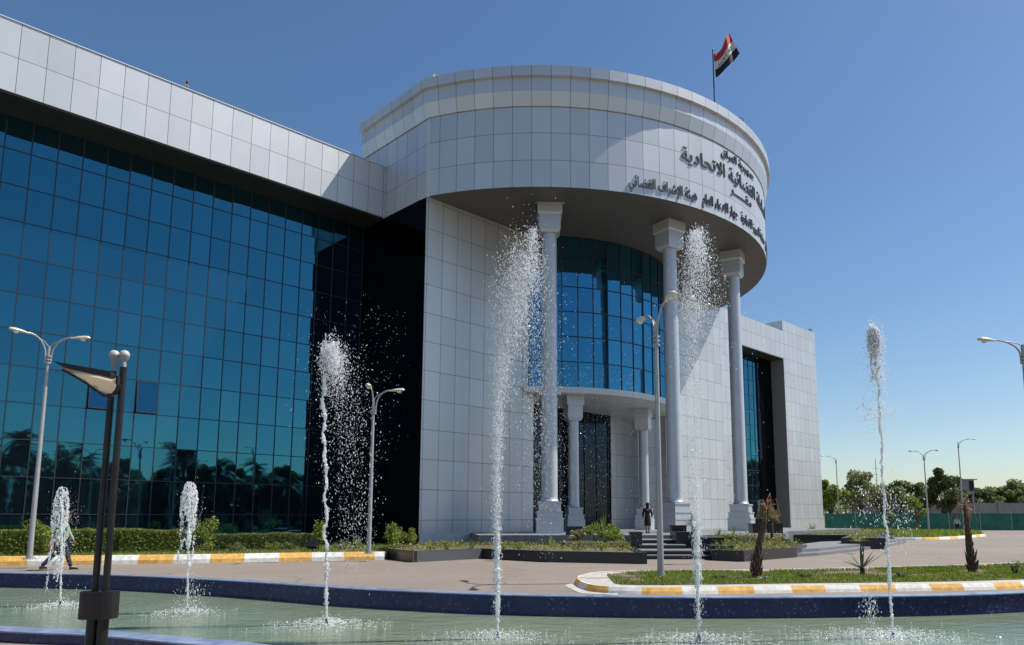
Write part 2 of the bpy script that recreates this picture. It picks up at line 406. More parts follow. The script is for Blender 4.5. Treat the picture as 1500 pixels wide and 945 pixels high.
def offset_loop(loop, d):
    n = len(loop); A = sum(loop[i].x * loop[(i + 1) % n].y - loop[(i + 1) % n].x * loop[i].y for i in range(n)); sg = 1 if A > 0 else -1
    out = []
    for i in range(n):
        t = (loop[(i + 1) % n] - loop[i - 1]).normalized(); out.append(loop[i] + Vector((t.y, -t.x, 0)) * d * sg)
    return out
outer = offset_loop(outline, .34)
def loop_uv(loop):
    L = [0]
    for i in range(len(loop)): L.append(L[-1] + (loop[(i + 1) % len(loop)] - loop[i]).length)
    return L
g = MB(); big = [Vector((x, y, 0)) for x, y in ((-1500, -300), (1500, -300), (1500, 3000), (-1500, 3000))]
for t in tessellate_polygon([big, outer]):
    al = big + outer; q = [al[i] for i in t]
    if (q[1] - q[0]).cross(q[2] - q[0]).z < 0: q.reverse()
    g.face([(p.x, p.y, 0) for p in q], None, 0, True)
tag(g.build('ground', M['road']), kind='structure')
pw = MB(); Lu = loop_uv(outline)
n_ = len(outline)
for i in range(n_):
    j = (i + 1) % n_; a, b, c, d = outline[i], outline[j], outer[i], outer[j]
    up = lambda p, z: (p.x, p.y, z)
    pw.face([up(a, -.8), up(b, -.8), up(b, RIM - .02), up(a, RIM - .02)], [(Lu[i], 0), (Lu[i + 1], 0), (Lu[i + 1], .93), (Lu[i], .93)], 0, True)
    pw.face([up(c, -.1), up(d, -.1), up(d, RIM - .02), up(c, RIM - .02)], [(Lu[i], 0), (Lu[i + 1], 0), (Lu[i + 1], .23), (Lu[i], .23)], 0, True)
    ia = a + (a - c) * .06; ib = b + (b - d) * .06; oc = c + (c - a) * .06; od = d + (d - b) * .06
    pw.face([up(ia, RIM), up(ib, RIM), up(od, RIM), up(oc, RIM)], [(Lu[i], 0), (Lu[i + 1], 0), (Lu[i + 1], .38), (Lu[i], .38)], 1, True)
    pw.face([up(ia, RIM - .02), up(ib, RIM - .02), up(ib, RIM), up(ia, RIM)], [(Lu[i], 0), (Lu[i + 1], 0), (Lu[i + 1], .02), (Lu[i], .02)], 1, True)
    pw.face([up(oc, RIM - .02), up(od, RIM - .02), up(od, RIM), up(oc, RIM)], [(Lu[i], 0), (Lu[i + 1], 0), (Lu[i + 1], .02), (Lu[i], .02)], 1, True)
pool = pw.build('pool_wall', [M['tile'], M['tile_top']]); tag(pool, 'navy mosaic tiled basin wall with paler blue rim round the green water', 'pool wall')
wt = MB(); fl = MB()
for t in tessellate_polygon([outline]):
    q = [outline[i] for i in t]
    if (q[1] - q[0]).cross(q[2] - q[0]).z < 0: q.reverse()
    wt.face([(p.x, p.y, WL) for p in q], None, 0, True); fl.face([(p.x, p.y, -.78) for p in q], None, 0, True)
tag(wt.build('water', M['water']), kind='structure')
tag(fl.build('pool_floor', M['pool_floor']), kind='structure')

# kerbs -----------------------------------------------------------------------------------
def kerb(name, pts, h, wd, seg, first=0, side=1, paint=.30, slope=.09):
    """a row of painted kerb stones along pts; side: which side the stone lies on"""
    k = MB(); L = 0; cur = first
    P = [Vector((p[0], p[1], 0)) for p in pts]
    dense = []
    for a, b in zip(P, P[1:]):
        n = max(1, int((b - a).length / .08)); dense += [a.lerp(b, i / n) for i in range(n)]
    dense.append(P[-1])
    nr = []
    for i in range(len(dense)):
        t = (dense[min(i + 1, len(dense) - 1)] - dense[max(i - 1, 0)]).normalized(); nr.append(Vector((-t.y, t.x, 0)) * side)
    for i in range(len(dense) - 1):
        a, b = dense[i], dense[i + 1]; d = (b - a).length
        m = (int(L / seg) + first) % 2
        gap = (L % seg) < .03
        a2, b2 = a + nr[i] * wd, b + nr[i + 1] * wd; a1, b1 = a + nr[i] * slope, b + nr[i + 1] * slope; am, bm_ = a + nr[i] * .03, b + nr[i + 1] * .03
        Z = lambda p, z: (p.x, p.y, z)
        uvq = [(L, 0), (L + d, 0), (L + d, h), (L, h)]
        k.face([Z(a, 0), Z(b, 0), Z(bm_, h * .45), Z(am, h * .45)], uvq, m, True)
        k.face([Z(am, h * .45), Z(bm_, h * .45), Z(b1, h), Z(a1, h)], uvq, m, True)
        pw_ = min(paint, wd); a15, b15 = a + nr[i] * pw_, b + nr[i + 1] * pw_
        k.face([Z(a1, h), Z(b1, h), Z(b15, h), Z(a15, h)], uvq, m, True)
        if wd > pw_: k.face([Z(a15, h), Z(b15, h), Z(b2, h), Z(a2, h)], uvq, 2, True)
        k.face([Z(a2, h), Z(b2, h), Z(b2, 0), Z(a2, 0)], uvq, 2, True)
        L += d
    o = k.build(name, [M['yellow'], M['kwhite'], M['kerbtop']]); tag(o, kind='structure'); return o
# long kerb in front of the hedge
kl = [Vector((-34, 22.0, 0)), Vector((-27, 24.4, 0))] + [fx(G(x, y)) for x, y in ((0, 829), (120, 827.5), (300, 825), (450, 822), (563, 820.5))]
kl = smoothline(kl, 5)
kerb('kerb', kl, .32, .42, 1.22, 0, 1, .42, .16)
# planting strip between the kerb and the glass wing
kin = [kl[i] + Vector((-(kl[min(i + 1, len(kl) - 1)] - kl[max(i - 1, 0)]).normalized().y, (kl[min(i + 1, len(kl) - 1)] - kl[max(i - 1, 0)]).normalized().x, 0)) * .36 for i in range(len(kl))]
strip = [(p.x, p.y) for p in kin] + [(-5.9, 33.2), (-6.2, 36.6)] + [tuple(W(-2.0, -6.6, 0)[:2]), tuple(W(-44, -6.6, 0)[:2])]
sb = MB(); sb.prism(strip, .0, .30)
tag(sb.build('planting_strip_soil', M['soil']), kind='structure')
# island by the pool
isl_near = [fx(G(x, y)) for x, y in ((846, 861), (862, 866.5), (890, 869.5), (940, 871), (1000, 871), (1100, 869.5), (1200, 868), (1350, 866), (1500, 862.5))]
isl_far = [fx(G(x, y)) for x, y in ((840, 856.5), (846, 850), (870, 845.5), (900, 843.5), (1000, 841.5), (1100, 841), (1200, 839), (1350, 835), (1500, 829.5))]
in_near = smoothline(isl_near + [Vector((15.5, 19.5, 0)), Vector((21, 22.5, 0))], 5)
in_far = smoothline(isl_far + [Vector((24, 29.5, 0)), Vector((30, 33, 0))], 5)
kerb('kerb', list(reversed(in_far)) + in_near, .15, .30, .86, 1, 1, .15)
island = list(reversed(in_far)) + in_near
ins = offset_loop(island, -.25)
ib = MB(); ib.prism([(p.x, p.y) for p in ins], .0, .135)
tag(ib.build('pavement', M['kerbtop']), kind='structure')
gr = offset_loop(island, -.78)
gb = MB(); gb.prism([(p.x, p.y) for p in gr if p.x > 1.5], .10, .15)
tag(gb.build('island_soil', M['soil']), kind='structure')
grass_poly = [(p.x, p.y) for p in gr if p.x > 1.5]
# pale apron round the island tip
ap = MB(); ap.prism([tuple(G(x, y)[:2]) for x, y in ((826, 858), (850, 851), (905, 846), (905, 872), (850, 869.5))], -.02, .008)
tag(ap.build('pavement', M['kerbtop']), kind='structure')
# far island
fk = [fx(G(x, y)) for x, y in ((1196, 789), (1240, 790), (1310, 791), (1370, 791), (1415, 788.5), (1446, 785.5))]
fk2 = [fx(G(x, y)) for x, y in ((1430, 781.5), (1300, 780), (1225, 780))]
kerb('kerb', smoothline(fk, 4), .2, .3, 2.0, 0, 1)
fi = MB(); fi.prism([(p.x, p.y + .25) for p in fk] + [(p.x, p.y) for p in fk2], 0, .18)
tag(fi.build('far_island_ground', M['earth']), kind='structure')

# ------------------------------------------------------------------ foliage helpers
def leafquad(mb, p, s, m=0, up=.35, asp=.55, r=rnd):
    a = Vector((r.gauss(0, 1), r.gauss(0, 1), r.gauss(0, 1) * .8)).normalized()
    b = a.cross(Vector((r.gauss(0, 1), r.gauss(0, 1), r.gauss(0, 1) + up))).normalized()
    a = a * s * .5; b = b * s * .5 * asp
    mb.face([p - a, p + b, p + a, p - b], [(0, 0), (1, 0), (1, 1), (0, 1)], m, True)
def inpoly(x, y, P):
    c = False
    for i in range(len(P)):
        a, b = P[i], P[i - 1]
        if (a[1] > y) != (b[1] > y) and x < (b[0] - a[0]) * (y - a[1]) / (b[1] - a[1]) + a[0]: c = not c
    return c
def blades(mb, x, y, z, h, wd, r=rnd, m=0, lean=.5):
    an = r.uniform(0, 6.28); l = r.gauss(0, lean) * h; d = Vector((math.cos(an), math.sin(an), 0)); s = Vector((-d.y, d.x, 0)) * wd
    p = Vector((x, y, z))
    mb.face([p - s, p + s, p + d * l + Vector((0, 0, h))], [(0, 0), (1, 0), (.5, 1)], m, True)
def tree_mesh(root, h, cr, th, n, leaf, ls, seed, clusters=16, flat=.8, bark=None, limbs=7, gap=.45, lean=0):
    r = random.Random(seed)
    tk = MB(); top = Vector((lean, 0, th))
    tk.tube([(0, 0, -.05), (lean * .3, .05, th * .5), top, (lean * 1.3, 0, h * .75)], [h * .032, h * .024, h * .02, h * .006], 8)
    cl = []
    for i in range(clusters):
        a = r.uniform(0, 6.28); e = r.uniform(-.35, 1.0); q = r.uniform(.45, 1.0)
        cz = th + (h - th) * .5
        c = Vector((lean + cr * q * math.cos(a) * math.cos(e * 1.3), cr * q * math.sin(a) * math.cos(e * 1.3), cz + (h - th) * .5 * math.sin(e * 1.4) * q * .95))
        cl.append((c, cr * r.uniform(.26, .46)))
    for c, q in cl[:limbs]: tk.tube([top, top.lerp(c, .5) + Vector((0, 0, .2)), c], [h * .014, h * .008, h * .003], 5)
    tk.build('trunk', bark or M['bark'], root, True)
    lf = MB()
    for i in range(n):
        c, q = cl[int(r.random() * len(cl))]
        d = Vector((r.gauss(0, 1), r.gauss(0, 1), r.gauss(0, 1))).normalized() * q * (r.random() ** gap)
        d.z *= flat
        leafquad(lf, c + d, ls * r.uniform(.6, 1.4), 0, .35, .6, r)
    lf.build('crown', leaf, root)
def shrub(name, label, loc, h, cr, n, leaf, ls, seed, cat='shrub', group=None, flowers=None):
    t = thing(name, label, cat, loc, 0, group); r = random.Random(seed)
    st = MB()
    for i in range(5):
        a = r.uniform(0, 6.28); st.tube([(0, 0, -.05), (math.cos(a) * cr * .3, math.sin(a) * cr * .3, h * .5), (math.cos(a) * cr * .6, math.sin(a) * cr * .6, h * .8)], [.018, .012, .004], 5)
    st.build('stem', M['bark'], t)
    lf = MB()
    cl = [(Vector((r.uniform(-1, 1) * cr * .6, r.uniform(-1, 1) * cr * .6, h * r.uniform(.25, .8))), r.uniform(.3, .55)) for _ in range(9)]
    for i in range(n):
        c, q = cl[i % 9]; d = Vector((r.gauss(0, 1), r.gauss(0, 1), r.gauss(0, 1))).normalized() * (r.random() ** .5)
        leafquad(lf, c + Vector((d.x * cr * q, d.y * cr * q, d.z * h * q * .55)), ls * r.uniform(.6, 1.4), 0, .3, .5, r)
    lf.build('foliage', leaf, t)
    if flowers:
        ff = MB()
        for i in range(n // 14):
            c, q = cl[i % 9]; d = Vector((r.gauss(0, 1), r.gauss(0, 1), abs(r.gauss(0, 1)))).normalized()
            leafquad(ff, c + Vector((d.x * cr * q, d.y * cr * q, d.z * h * q * .6)), ls * .8, 0, .3, .9, r)
        ff.build('flower', flowers, t)['kind'] = 'stuff'
    return t

# ------------------------------------------------------------------ THE COURTHOUSE
bld = worldthing('courthouse_building', 'white panelled courthouse with round columned porch and blue glass wing', 'building', tuple(CB))
def loft(path, prof, mat_of, uvs, mb):
    nn = []
    for i in range(len(path)):
        a = Vector(path[max(i - 1, 0)]); b = Vector(path[i]); c = Vector(path[min(i + 1, len(path) - 1)])
        n1 = (b - a).normalized() if i else (c - b).normalized(); n2 = (c - b).normalized() if i < len(path) - 1 else n1
        n1 = Vector((-n1.y, n1.x)); n2 = Vector((-n2.y, n2.x)); m = (n1 + n2).normalized(); nn.append(m / max(.5, m.dot(n1)))
    for i in range(len(path) - 1):
        for k in range(len(prof) - 1):
            (o0, z0), (o1, z1) = prof[k], prof[k + 1]
            p = [(path[i], nn[i], o0, z0), (path[i + 1], nn[i + 1], o0, z0), (path[i + 1], nn[i + 1], o1, z1), (path[i], nn[i], o1, z1)]
            mb.face([(q[0][0] + q[1].x * q[2], q[0][1] + q[1].y * q[2], q[3]) for q in p], [(uvs[i], z0), (uvs[i + 1], z0), (uvs[i + 1], z1), (uvs[i], z1)], mat_of(k))
ANG = [-67.64] + [-32.13 + STEP * k for k in range(-9, 28) if -67 < -32.13 + STEP * k < 67] + [67.64]
arc = [pol(17.085, a) for a in ANG]
arc_uv = [(a + 32.13) / STEP * ARC for a in ANG]
# drum: wall, frieze, cornice
wallprof = [(0, 20.05), (0, 24.80)]
friezeprof = [(-.04, 24.80), (-.04, 24.87), (.05, 24.87), (.26, 25.66), (.26, 26.46)]
cornprof = [(.26, 26.46), (.46, 26.50), (.46, 27.10), (.15, 27.14), (-.3, 27.14), (-.3, 26.6)]
d = MB(W); loft(arc, wallprof, lambda k: 0, arc_uv, d); drum = d.build('drum_wall', M['drum'], bld)
d = MB(W); sidep = [(0, -7.0), (0, 0)]; loft(sidep, wallprof, lambda k: 0, [-7.0, 0], d)
d.face([(0, -7, 20.05), (0, -7, 24.8), (31.6, -7, 24.8), (31.6, -7, 20.05)], None, 0)
loft([(31.6, 0), (31.6, -7)], wallprof, lambda k: 0, [0, 7], d); d.build('side_wall', M['side'], bld)
full = [(0, -7.0)] + arc + [(31.6, -7.0)]; full_uv = [arc_uv[0] - 7.49] + arc_uv + [arc_uv[-1] + 7.49]
d = MB(W); loft(full, friezeprof, lambda k: 0, full_uv, d); d.build('frieze', M['frieze'], bld)
d = MB(W); loft(full, cornprof, lambda k: 0, full_uv, d); d.build('cornice', M['frieze'], bld)
d = MB(W)
for t in tessellate_polygon([[Vector((p[0], p[1], 0)) for p in full]]):
    d.face([(full[i][0], full[i][1], 26.6) for i in t], None, 0)
d.build('roof', M['stone_grey'], bld)
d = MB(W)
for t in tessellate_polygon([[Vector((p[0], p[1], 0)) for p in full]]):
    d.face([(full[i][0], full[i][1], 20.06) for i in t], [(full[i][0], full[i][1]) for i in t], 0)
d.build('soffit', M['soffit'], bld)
d = MB(W); d.box(-.06, .10, -.03, .13, 20.0, 24.78); d.build('corner_trim', M['white'], bld)
# front walls left and right of the porch bay
d = MB(W); d.box(.0, 8.62, -.6, 0, .83, 20.05); d.build('front_wall', M['wall'], bld)
d = MB(W); d.box(23.0, 31.6, -.6, 0, .83, 20.05); d.build('front_wall', M['wall'], bld)
d = MB(W); d.box(0.02, 8.3, -.5, .06, -.2, .83); d.build('plinth', M['plaster'], bld)
# dark side wall under the drum
d = MB(W); d.box(-.012, .25, -6.9, -.04, 0, 20.01); d.build('side_glazing', M['side_glass'], bld)
d = MB(W); d.box(31.2, 31.58, -6.0, -.6, 0, 20.04); d.build('side_wall', M['side'], bld)
# letters --------------------------------------------------------------
FORMS = {'ا': (0xFE8D,), 'أ': (0xFE83,), 'إ': (0xFE87,), 'ب': (0xFE8F, 4), 'ة': (0xFE93,), 'ت': (0xFE95, 4), 'ج': (0xFE9D, 4), 'ح': (0xFEA1, 4), 'د': (0xFEA9,), 'ر': (0xFEAD,), 'ز': (0xFEAF,), 'س': (0xFEB1, 4), 'ش': (0xFEB5, 4), 'ض': (0xFEBD, 4), 'ط': (0xFEC1, 4), 'ع': (0xFEC9, 4), 'ف': (0xFED1, 4), 'ق': (0xFED5, 4), 'ك': (0xFED9, 4), 'ل': (0xFEDD, 4), 'م': (0xFEE1, 4), 'ن': (0xFEE5, 4), 'ه': (0xFEE9, 4), 'و': (0xFEED,), 'ى': (0xFEEF,), 'ي': (0xFEF1, 4), 'ئ': (0xFE89, 4), 'ـ': (0x640, 9)}
def shape(s):
    s = s.replace('لإ', '\u0001').replace('لا', '\u0002'); out = []
    dual = lambda c: c in FORMS and len(FORMS[c]) > 1
    for i, c in enumerate(s):
        p = i > 0 and dual(s[i - 1]); n = i + 1 < len(s) and dual(c) and (s[i + 1] in FORMS or s[i + 1] in '\u0001\u0002')
        if c in '\u0001\u0002': out.append(chr((0xFEF9 if c == '\u0001' else 0xFEFB) + (1 if p else 0))); continue
        if c not in FORMS or c == 'ـ': out.append(c); continue
        b = FORMS[c][0]
        out.append(chr(b + (3 if p and n else 1 if p else 2 if n else 0)) if dual(c) else chr(b + (1 if p else 0)))
    return ''.join(reversed(out))
def glyph_polys(text, off=.0):
    """outlines of shaped text as (outer, holes) lists, unit size"""
    c = bpy.data.curves.new('t', 'FONT'); c.body = shape(text); c.size = 1; c.offset = off; c.resolution_u = 3
    o = bpy.data.objects.new('t', c); COL.objects.link(o)
    cu = o.to_curve(bpy.context.evaluated_depsgraph_get())
    loops = []
    for sp in cu.splines:
        P = []
        bp = sp.bezier_points
        for i in range(len(bp)):
            a, b = bp[i], bp[(i + 1) % len(bp)]
            straight = (a.handle_right - a.co).length < 1e-5 and (b.handle_left - b.co).length < 1e-5
            P += [a.co.copy()] if straight else list(interpolate_bezier(a.co, a.handle_right, b.handle_left, b.co, 5))[:-1]
        Q = [p for i, p in enumerate(P) if (p - P[i - 1]).length > 1e-4]
        if len(Q) > 2: loops.append(Q)
    o.to_curve_clear(); bpy.data.objects.remove(o); bpy.data.curves.remove(c)
    area = lambda P: sum(P[i - 1].x * P[i].y - P[i].x * P[i - 1].y for i in range(len(P))) / 2
    ar = [area(l) for l in loops]
    sgn = 1 if sum(ar) > 0 else -1
    outs = [(l, []) for l, a in zip(loops, ar) if a * sgn > 0]
    for l, a in zip(loops, ar):
        if a * sgn > 0: continue
        cand = [o_ for o_ in outs if inpoly(l[0].x, l[0].y, [(p.x, p.y) for p in o_[0]])]
        if cand: min(cand, key=lambda o_: abs(area(o_[0])))[1].append(l)
    return outs
def letters(mb, text, fmap, thick=.05, off=0.0):
    """fmap(x01, y, depth) -> point; x normalised 0..1 over the width"""
    outs = glyph_polys(text, off)
    xs = [p.x for o_, h in outs for p in o_]; x0, x1 = min(xs), max(xs)
    for gi, (o_, hs) in enumerate(outs):
        dz = thick + .002 * (gi % 5)
        lp = [o_] + hs; al = [p for l in lp for p in l]
        P2 = lambda p, dd: fmap((p.x - x0) / (x1 - x0), p.y, dd)
        for t in tessellate_polygon([[Vector((p.x, p.y, 0)) for p in l] for l in lp]):
            mb.face([P2(al[i], dz) for i in t], [(0, 0)] * 3, 0, True)
        for l in lp:
            for i in range(len(l)):
                mb.face([P2(l[i - 1], 0), P2(l[i], 0), P2(l[i], dz), P2(l[i - 1], dz)], [(0, 0)] * 4, 0, True)
def on_drum(a0, a1, zb, sz):
    def f(x, y, dd):
        a = a0 + (a1 - a0) * x; u, v = pol(17.085 * math.cos(R(STEP / 2)) ** .5 + .012 + dd, a); return W(u, v, zb + y * sz)
    return f
for nm, tx, a0, a1, zb, sz, off in (('sign_top_line', 'جمهورية العراق', -3.8, 11.4, 24.18, .72, .008),
        ('sign_main_line', 'السلطة القضائية الاتحادية', -15.7, 24.6, 22.84, 1.18, .022),
        ('sign_middle_word', 'مقـــــر', -.8, 9.3, 22.02, .80, .012),
        ('sign_bottom_line', 'مجلس القضاء الاعلى . محكمة التمييز الاتحادية . جهاز الادعاء العام . هيئة الإشراف القضائي', -28.0, 37.0, 20.52, .88, .006)):
    d = MB(); letters(d, tx, on_drum(a0, a1, zb, sz), .05, off); d.build(nm, M['letters'], drum)
# curved glazing in the porch bay ---------------------------------------
cg = MB(W); GA = [-49.5 + 6.1 * k for k in range(0, 17)]
GA = [a for a in GA if a < 49.5] + [49.5]
for i in range(len(GA) - 1):
    p, q = pol(10, GA[i]), pol(10, GA[i + 1]); s = R(6.1) * 10
    cg.face([(p[0], p[1], 9.95), (q[0], q[1], 9.95), (q[0], q[1], 20.05), (p[0], p[1], 20.05)], [(i * s, 9.95), ((i + 1) * s, 9.95), ((i + 1) * s, 20.05), (i * s, 20.05)])
bay = cg.build('bay_glazing', M['glass2'], bld)
ml = MB()
for a in GA:
    p = pol(10.01, a); c = W(p[0], p[1], 15.0); rot = Matrix.Translation(c) @ Matrix.Rotation(math.atan2((W(*p, 0) - W(OU, OV, 0)).y, (W(*p, 0) - W(OU, OV, 0)).x), 4, 'Z')
    ml.cbox(rot, .07, .05, 10.1)
for k in range(0, 7):
    z = 9.98 + 1.66 * k
    for a, b in zip(GA, GA[1:]):
        p, q = W(*pol(10.02, a), z), W(*pol(10.02, b), z); e = (q - p)
        ml.cbox(Matrix.Translation((p + q) / 2) @ Matrix.Rotation(math.atan2(e.y, e.x), 4, 'Z'), e.length, .05, .045)
ml.build('mullion', M['mullion'], bay)
# balcony slab under it
sl_ = [pol(10.32, -51 + 102 * k / 24) for k in range(25)]
sl_[0] = (7.75, .28); sl_[-1] = (23.85, .28)
d = MB(W)
for i in range(24):
    a, b = sl_[i], sl_[i + 1]
    d.face([(a[0], a[1], 9.55), (b[0], b[1], 9.55), (b[0], b[1], 9.94), (a[0], a[1], 9.94)], [(i * .7, 0), (i * .7 + .7, 0), (i * .7 + .7, .4), (i * .7, .4)])
bk = sl_ + [(23.85, -3.4), (7.75, -3.4)]
for zz in (9.55, 9.94):
    for t in tessellate_polygon([[Vector((p[0], p[1], 0)) for p in bk]]): d.face([(bk[i][0], bk[i][1], zz) for i in t], [(bk[i][0], bk[i][1]) for i in t])
d.face([(7.75, -3.4, 9.55), (7.75, -3.4, 9.94), (7.75, .28, 9.94), (7.75, .28, 9.55)])
d.build('balcony_slab', M['white'], bld)
# entrance recess
d = MB(W); d.box(8.3, 19.9, -3.6, -3.0, .83, 9.55); ent = d.build('entrance_glazing', M['dark_glass'], bld)
d = MB(W)
for k in range(9): d.box(8.7 + k * 1.35, 8.76 + k * 1.35, -3.0, -2.94, .83, 9.5)
for z in (3.1, 5.2, 7.4): d.box(8.7, 19.8, -3.0, -2.95, z, z + .05)
d.build('mullion', M['mullion'], ent)
d = MB(W); d.box(19.9, 23.3, -3.5, -3.0 + .02, .83, 9.55); d.build('entrance_wall', M['wall'], bld)
d = MB(W); d.box(7.9, 8.61, -3.5, -.6, .83, 9.55); d.build('entrance_wall', M['wall'], bld)

# columns -----------------------------------------------------------------
def column(name, r_pos, a, rs, z0, z1, base, cap, parent):
    u, v = pol(r_pos, a); c = W(u, v, 0)
    rz = math.atan2((c - W(OU, OV, 0)).y, (c - W(OU, OV, 0)).x)
    bw, bh = base; cw, ch = cap
    root = MB(); nb = 28
    root.lathe((c.x, c.y, 0), [(rs * 1.05, z0 + bh - .02), (rs * 1.16, z0 + bh + .06), (rs * 1.0, z0 + bh + .16), (rs, z0 + bh + .3), (rs * .93, z1 - ch)], nb, 0, False)
    sh = root.build('column', M['white_col'], parent, True)
    b = MB()
    def sq(w_, za, zb, w2=None):
        w2 = w2 or w_
        P = []
        for z, ww in ((za, w_), (zb, w2)):
            P.append([Vector((c.x, c.y, z)) + Matrix.Rotation(rz, 3, 'Z') @ Vector((sx * ww / 2, sy * ww / 2, 0)) for sx, sy in ((-1, -1), (1, -1), (1, 1), (-1, 1))])
        for k in range(4):
            j = (k + 1) % 4; b.face([P[0][k], P[0][j], P[1][j], P[1][k]], [(0, za), (ww, za), (ww, zb), (0, zb)], 0, True)
        b.face(P[1], None and 0 or [(0, 0), (1, 0), (1, 1), (0, 1)], 0, True); b.face(list(reversed(P[0])), [(0, 0), (1, 0), (1, 1), (0, 1)], 0, True)
    h = bh
    sq(bw, z0, z0 + h * .42); sq(bw * 1.03, z0 + h * .42, z0 + h * .49); sq(bw * .93, z0 + h * .49, z0 + h * .66); sq(bw * .97, z0 + h * .66, z0 + h * .70); sq(bw * .82, z0 + h * .70, z0 + h * .95); sq(bw * .88, z0 + h * .95, z0 + h)
    b.build('column_base', M['white_col'], sh)
    b = MB()
    sq(cw * .70, z1 - ch, z1 - ch * .90, cw * .84); sq(cw * .86, z1 - ch * .90, z1 - ch * .40); sq(cw * .90, z1 - ch * .40, z1 - ch * .34, cw); sq(cw, z1 - ch * .34, z1 - .003)
    b.build('column_capital', M['white_col'], sh)
for r_, a in ((14.4, -43), (14.4, -11), (15.0, 18)):
    column('column', r_, a, .46, .83, 20.05, (1.50, 1.75), (1.45, 1.75), bld)
for u, v in ((11.3, 1.0), (18.9, .9)):
    r_ = math.hypot(u - OU, v - OV); column('column', r_, math.degrees(math.atan2(u - OU, v - OV)), .36, .83, 9.55, (1.15, 1.5), (1.15, 1.6), bld)

# left wing -----------------------------------------------------------------
VG = -6.65
d = MB(W); d.box(-46, -.001, -6.9, -4.5, 20.1, 23.4); d.build('parapet', M['parapet'], bld)
d = MB(W); d.box(-46, -.002, -5.0, -4.46, 23.403, 23.45); d.build('parapet_coping', M['white'], bld)
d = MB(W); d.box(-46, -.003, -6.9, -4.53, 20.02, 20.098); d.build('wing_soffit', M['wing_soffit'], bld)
d = MB(W); d.box(-46, -.01, -20, -6.9, 0.0, 23.2); d.build('wing_core', M['stone_grey'], bld)
HOLES = {(12, 7), (14, 7)}            # (column counted from the corner, row counted from the top) of the two open windows
d = MB(W)
NC = 44; rows = [20.02] + [18.45 - 1.66 * k for k in range(0, 11)] + [0.0]
def ug(k): return -.09 - 1.03 * k
for k in range(0, NC):
    for j in range(len(rows) - 1):
        if (k + 1, j) in HOLES: continue
        a, b = ug(k + 1), ug(k); z1, z0 = rows[j], rows[j + 1]
        d.face([(a, VG, z0), (a, VG, z1), (b, VG, z1), (b, VG, z0)], [(a, z0), (a, z1), (b, z1), (b, z0)])
d.face([(ug(0), VG, 0), (ug(0), VG, 20.02), (0.0, VG, 20.02), (0.0, VG, 0)], [(0, 0), (0, 20), (.09, 20), (.09, 0)])
cw = d.build('curtain_wall', M['glass'], bld)
d = MB(W)
for k in range(NC + 1): d.box(ug(k) - .022, ug(k) + .022, VG, VG + .03, .05, 20.02)
for j, z in enumerate(rows[1:-1]): d.box(-46, -.02, VG, VG + .026, z - .019, z + .019)
d.build('mullion', M['mullion'], cw)
for (kc, j) in sorted(HOLES):
    a, b = ug(kc), ug(kc - 1); z1, z0 = rows[j], rows[j + 1]
    def TT(u, w_, z, a=a, b=b, z1=z1, z0=z0):      # sash hinged at its top, swung out at the bottom
        dz = z1 - z; an = R(5.5); return W(u, VG + .03 + dz * math.sin(an) + w_, z1 - dz * math.cos(an))
    fr = MB(TT)
    for q in ((a + .02, a + .07), (b - .07, b - .02)): fr.box(q[0], q[1], -.03, .02, z0 + .02, z1 - .02)
    for q in ((z0 + .02, z0 + .07), (z1 - .07, z1 - .02)): fr.box(a + .07, b - .07, -.03, .02, q[0], q[1])
    win = fr.build('window', M['mullion'], bld)
    pn = MB(TT); pn.face([(a + .07, .003, z0 + .07), (a + .07, .003, z1 - .07), (b - .07, .003, z1 - .07), (b - .07, .003, z0 + .07)], [(.5, .5), (.5, 2), (1.5, 2), (1.5, .5)]); pn.build('pane', M['glass_open'], win)
    bx = MB(W); bx.face([(a, VG - .15, z0), (a, VG - .15, z1), (b, VG - .15, z1), (b, VG - .15, z0)]); bx.build('window_dark_backing', M['black'], win)  # black sheet stands in for the shade inside the open window

# right wing -----------------------------------------------------------------
VR = -5.2; VG2 = VR - 1.7
d = MB(W)
d.box(31.6, 44.3, VR - 12, VR, 0, 23.0); d.box(53.6, 62.0, VR - 12, VR, 0, 24.25)
d.box(44.3, 53.6, VR - 12, VR - .0, 19.75, 23.0, skip='')
d.build('right_wing_wall', M['wall'], bld)
d = MB(W); d.box(44.3, 53.6, VG2 - .2, VG2, 0, 19.75); rg = d.build('right_wing_glazing', M['glass'], bld)
d = MB(W)
for k in range(10): d.box(44.3 + 1.03 * k, 44.35 + 1.03 * k, VG2, VG2 + .04, 0, 19.7)
for k in range(12): d.box(44.3, 53.6, VG2, VG2 + .035, 18.4 - 1.66 * k, 18.45 - 1.66 * k)
d.build('mullion', M['mullion'], rg)
d = MB(W); d.box(53.55, 53.597, VG2, VR - .01, 0, 19.74); d.build('shaded_reveal', M['stone_grey'], bld)  # grey lining carries the shade of this side in its colour
d = MB(W); d.box(50.2, 53.55, VG2 + .05, VG2 + .12, 0, 19.74); d.build('dark_reflection_strip', M['dark_glass'], bld)  # dark strip painting the reveal's reflection over the right-hand panes
d = MB(W); d.box(44.35, 53.55, VG2 + .01, VR - .02, 19.66, 19.745); d.build('wing_soffit', M['wing_soffit'], bld)

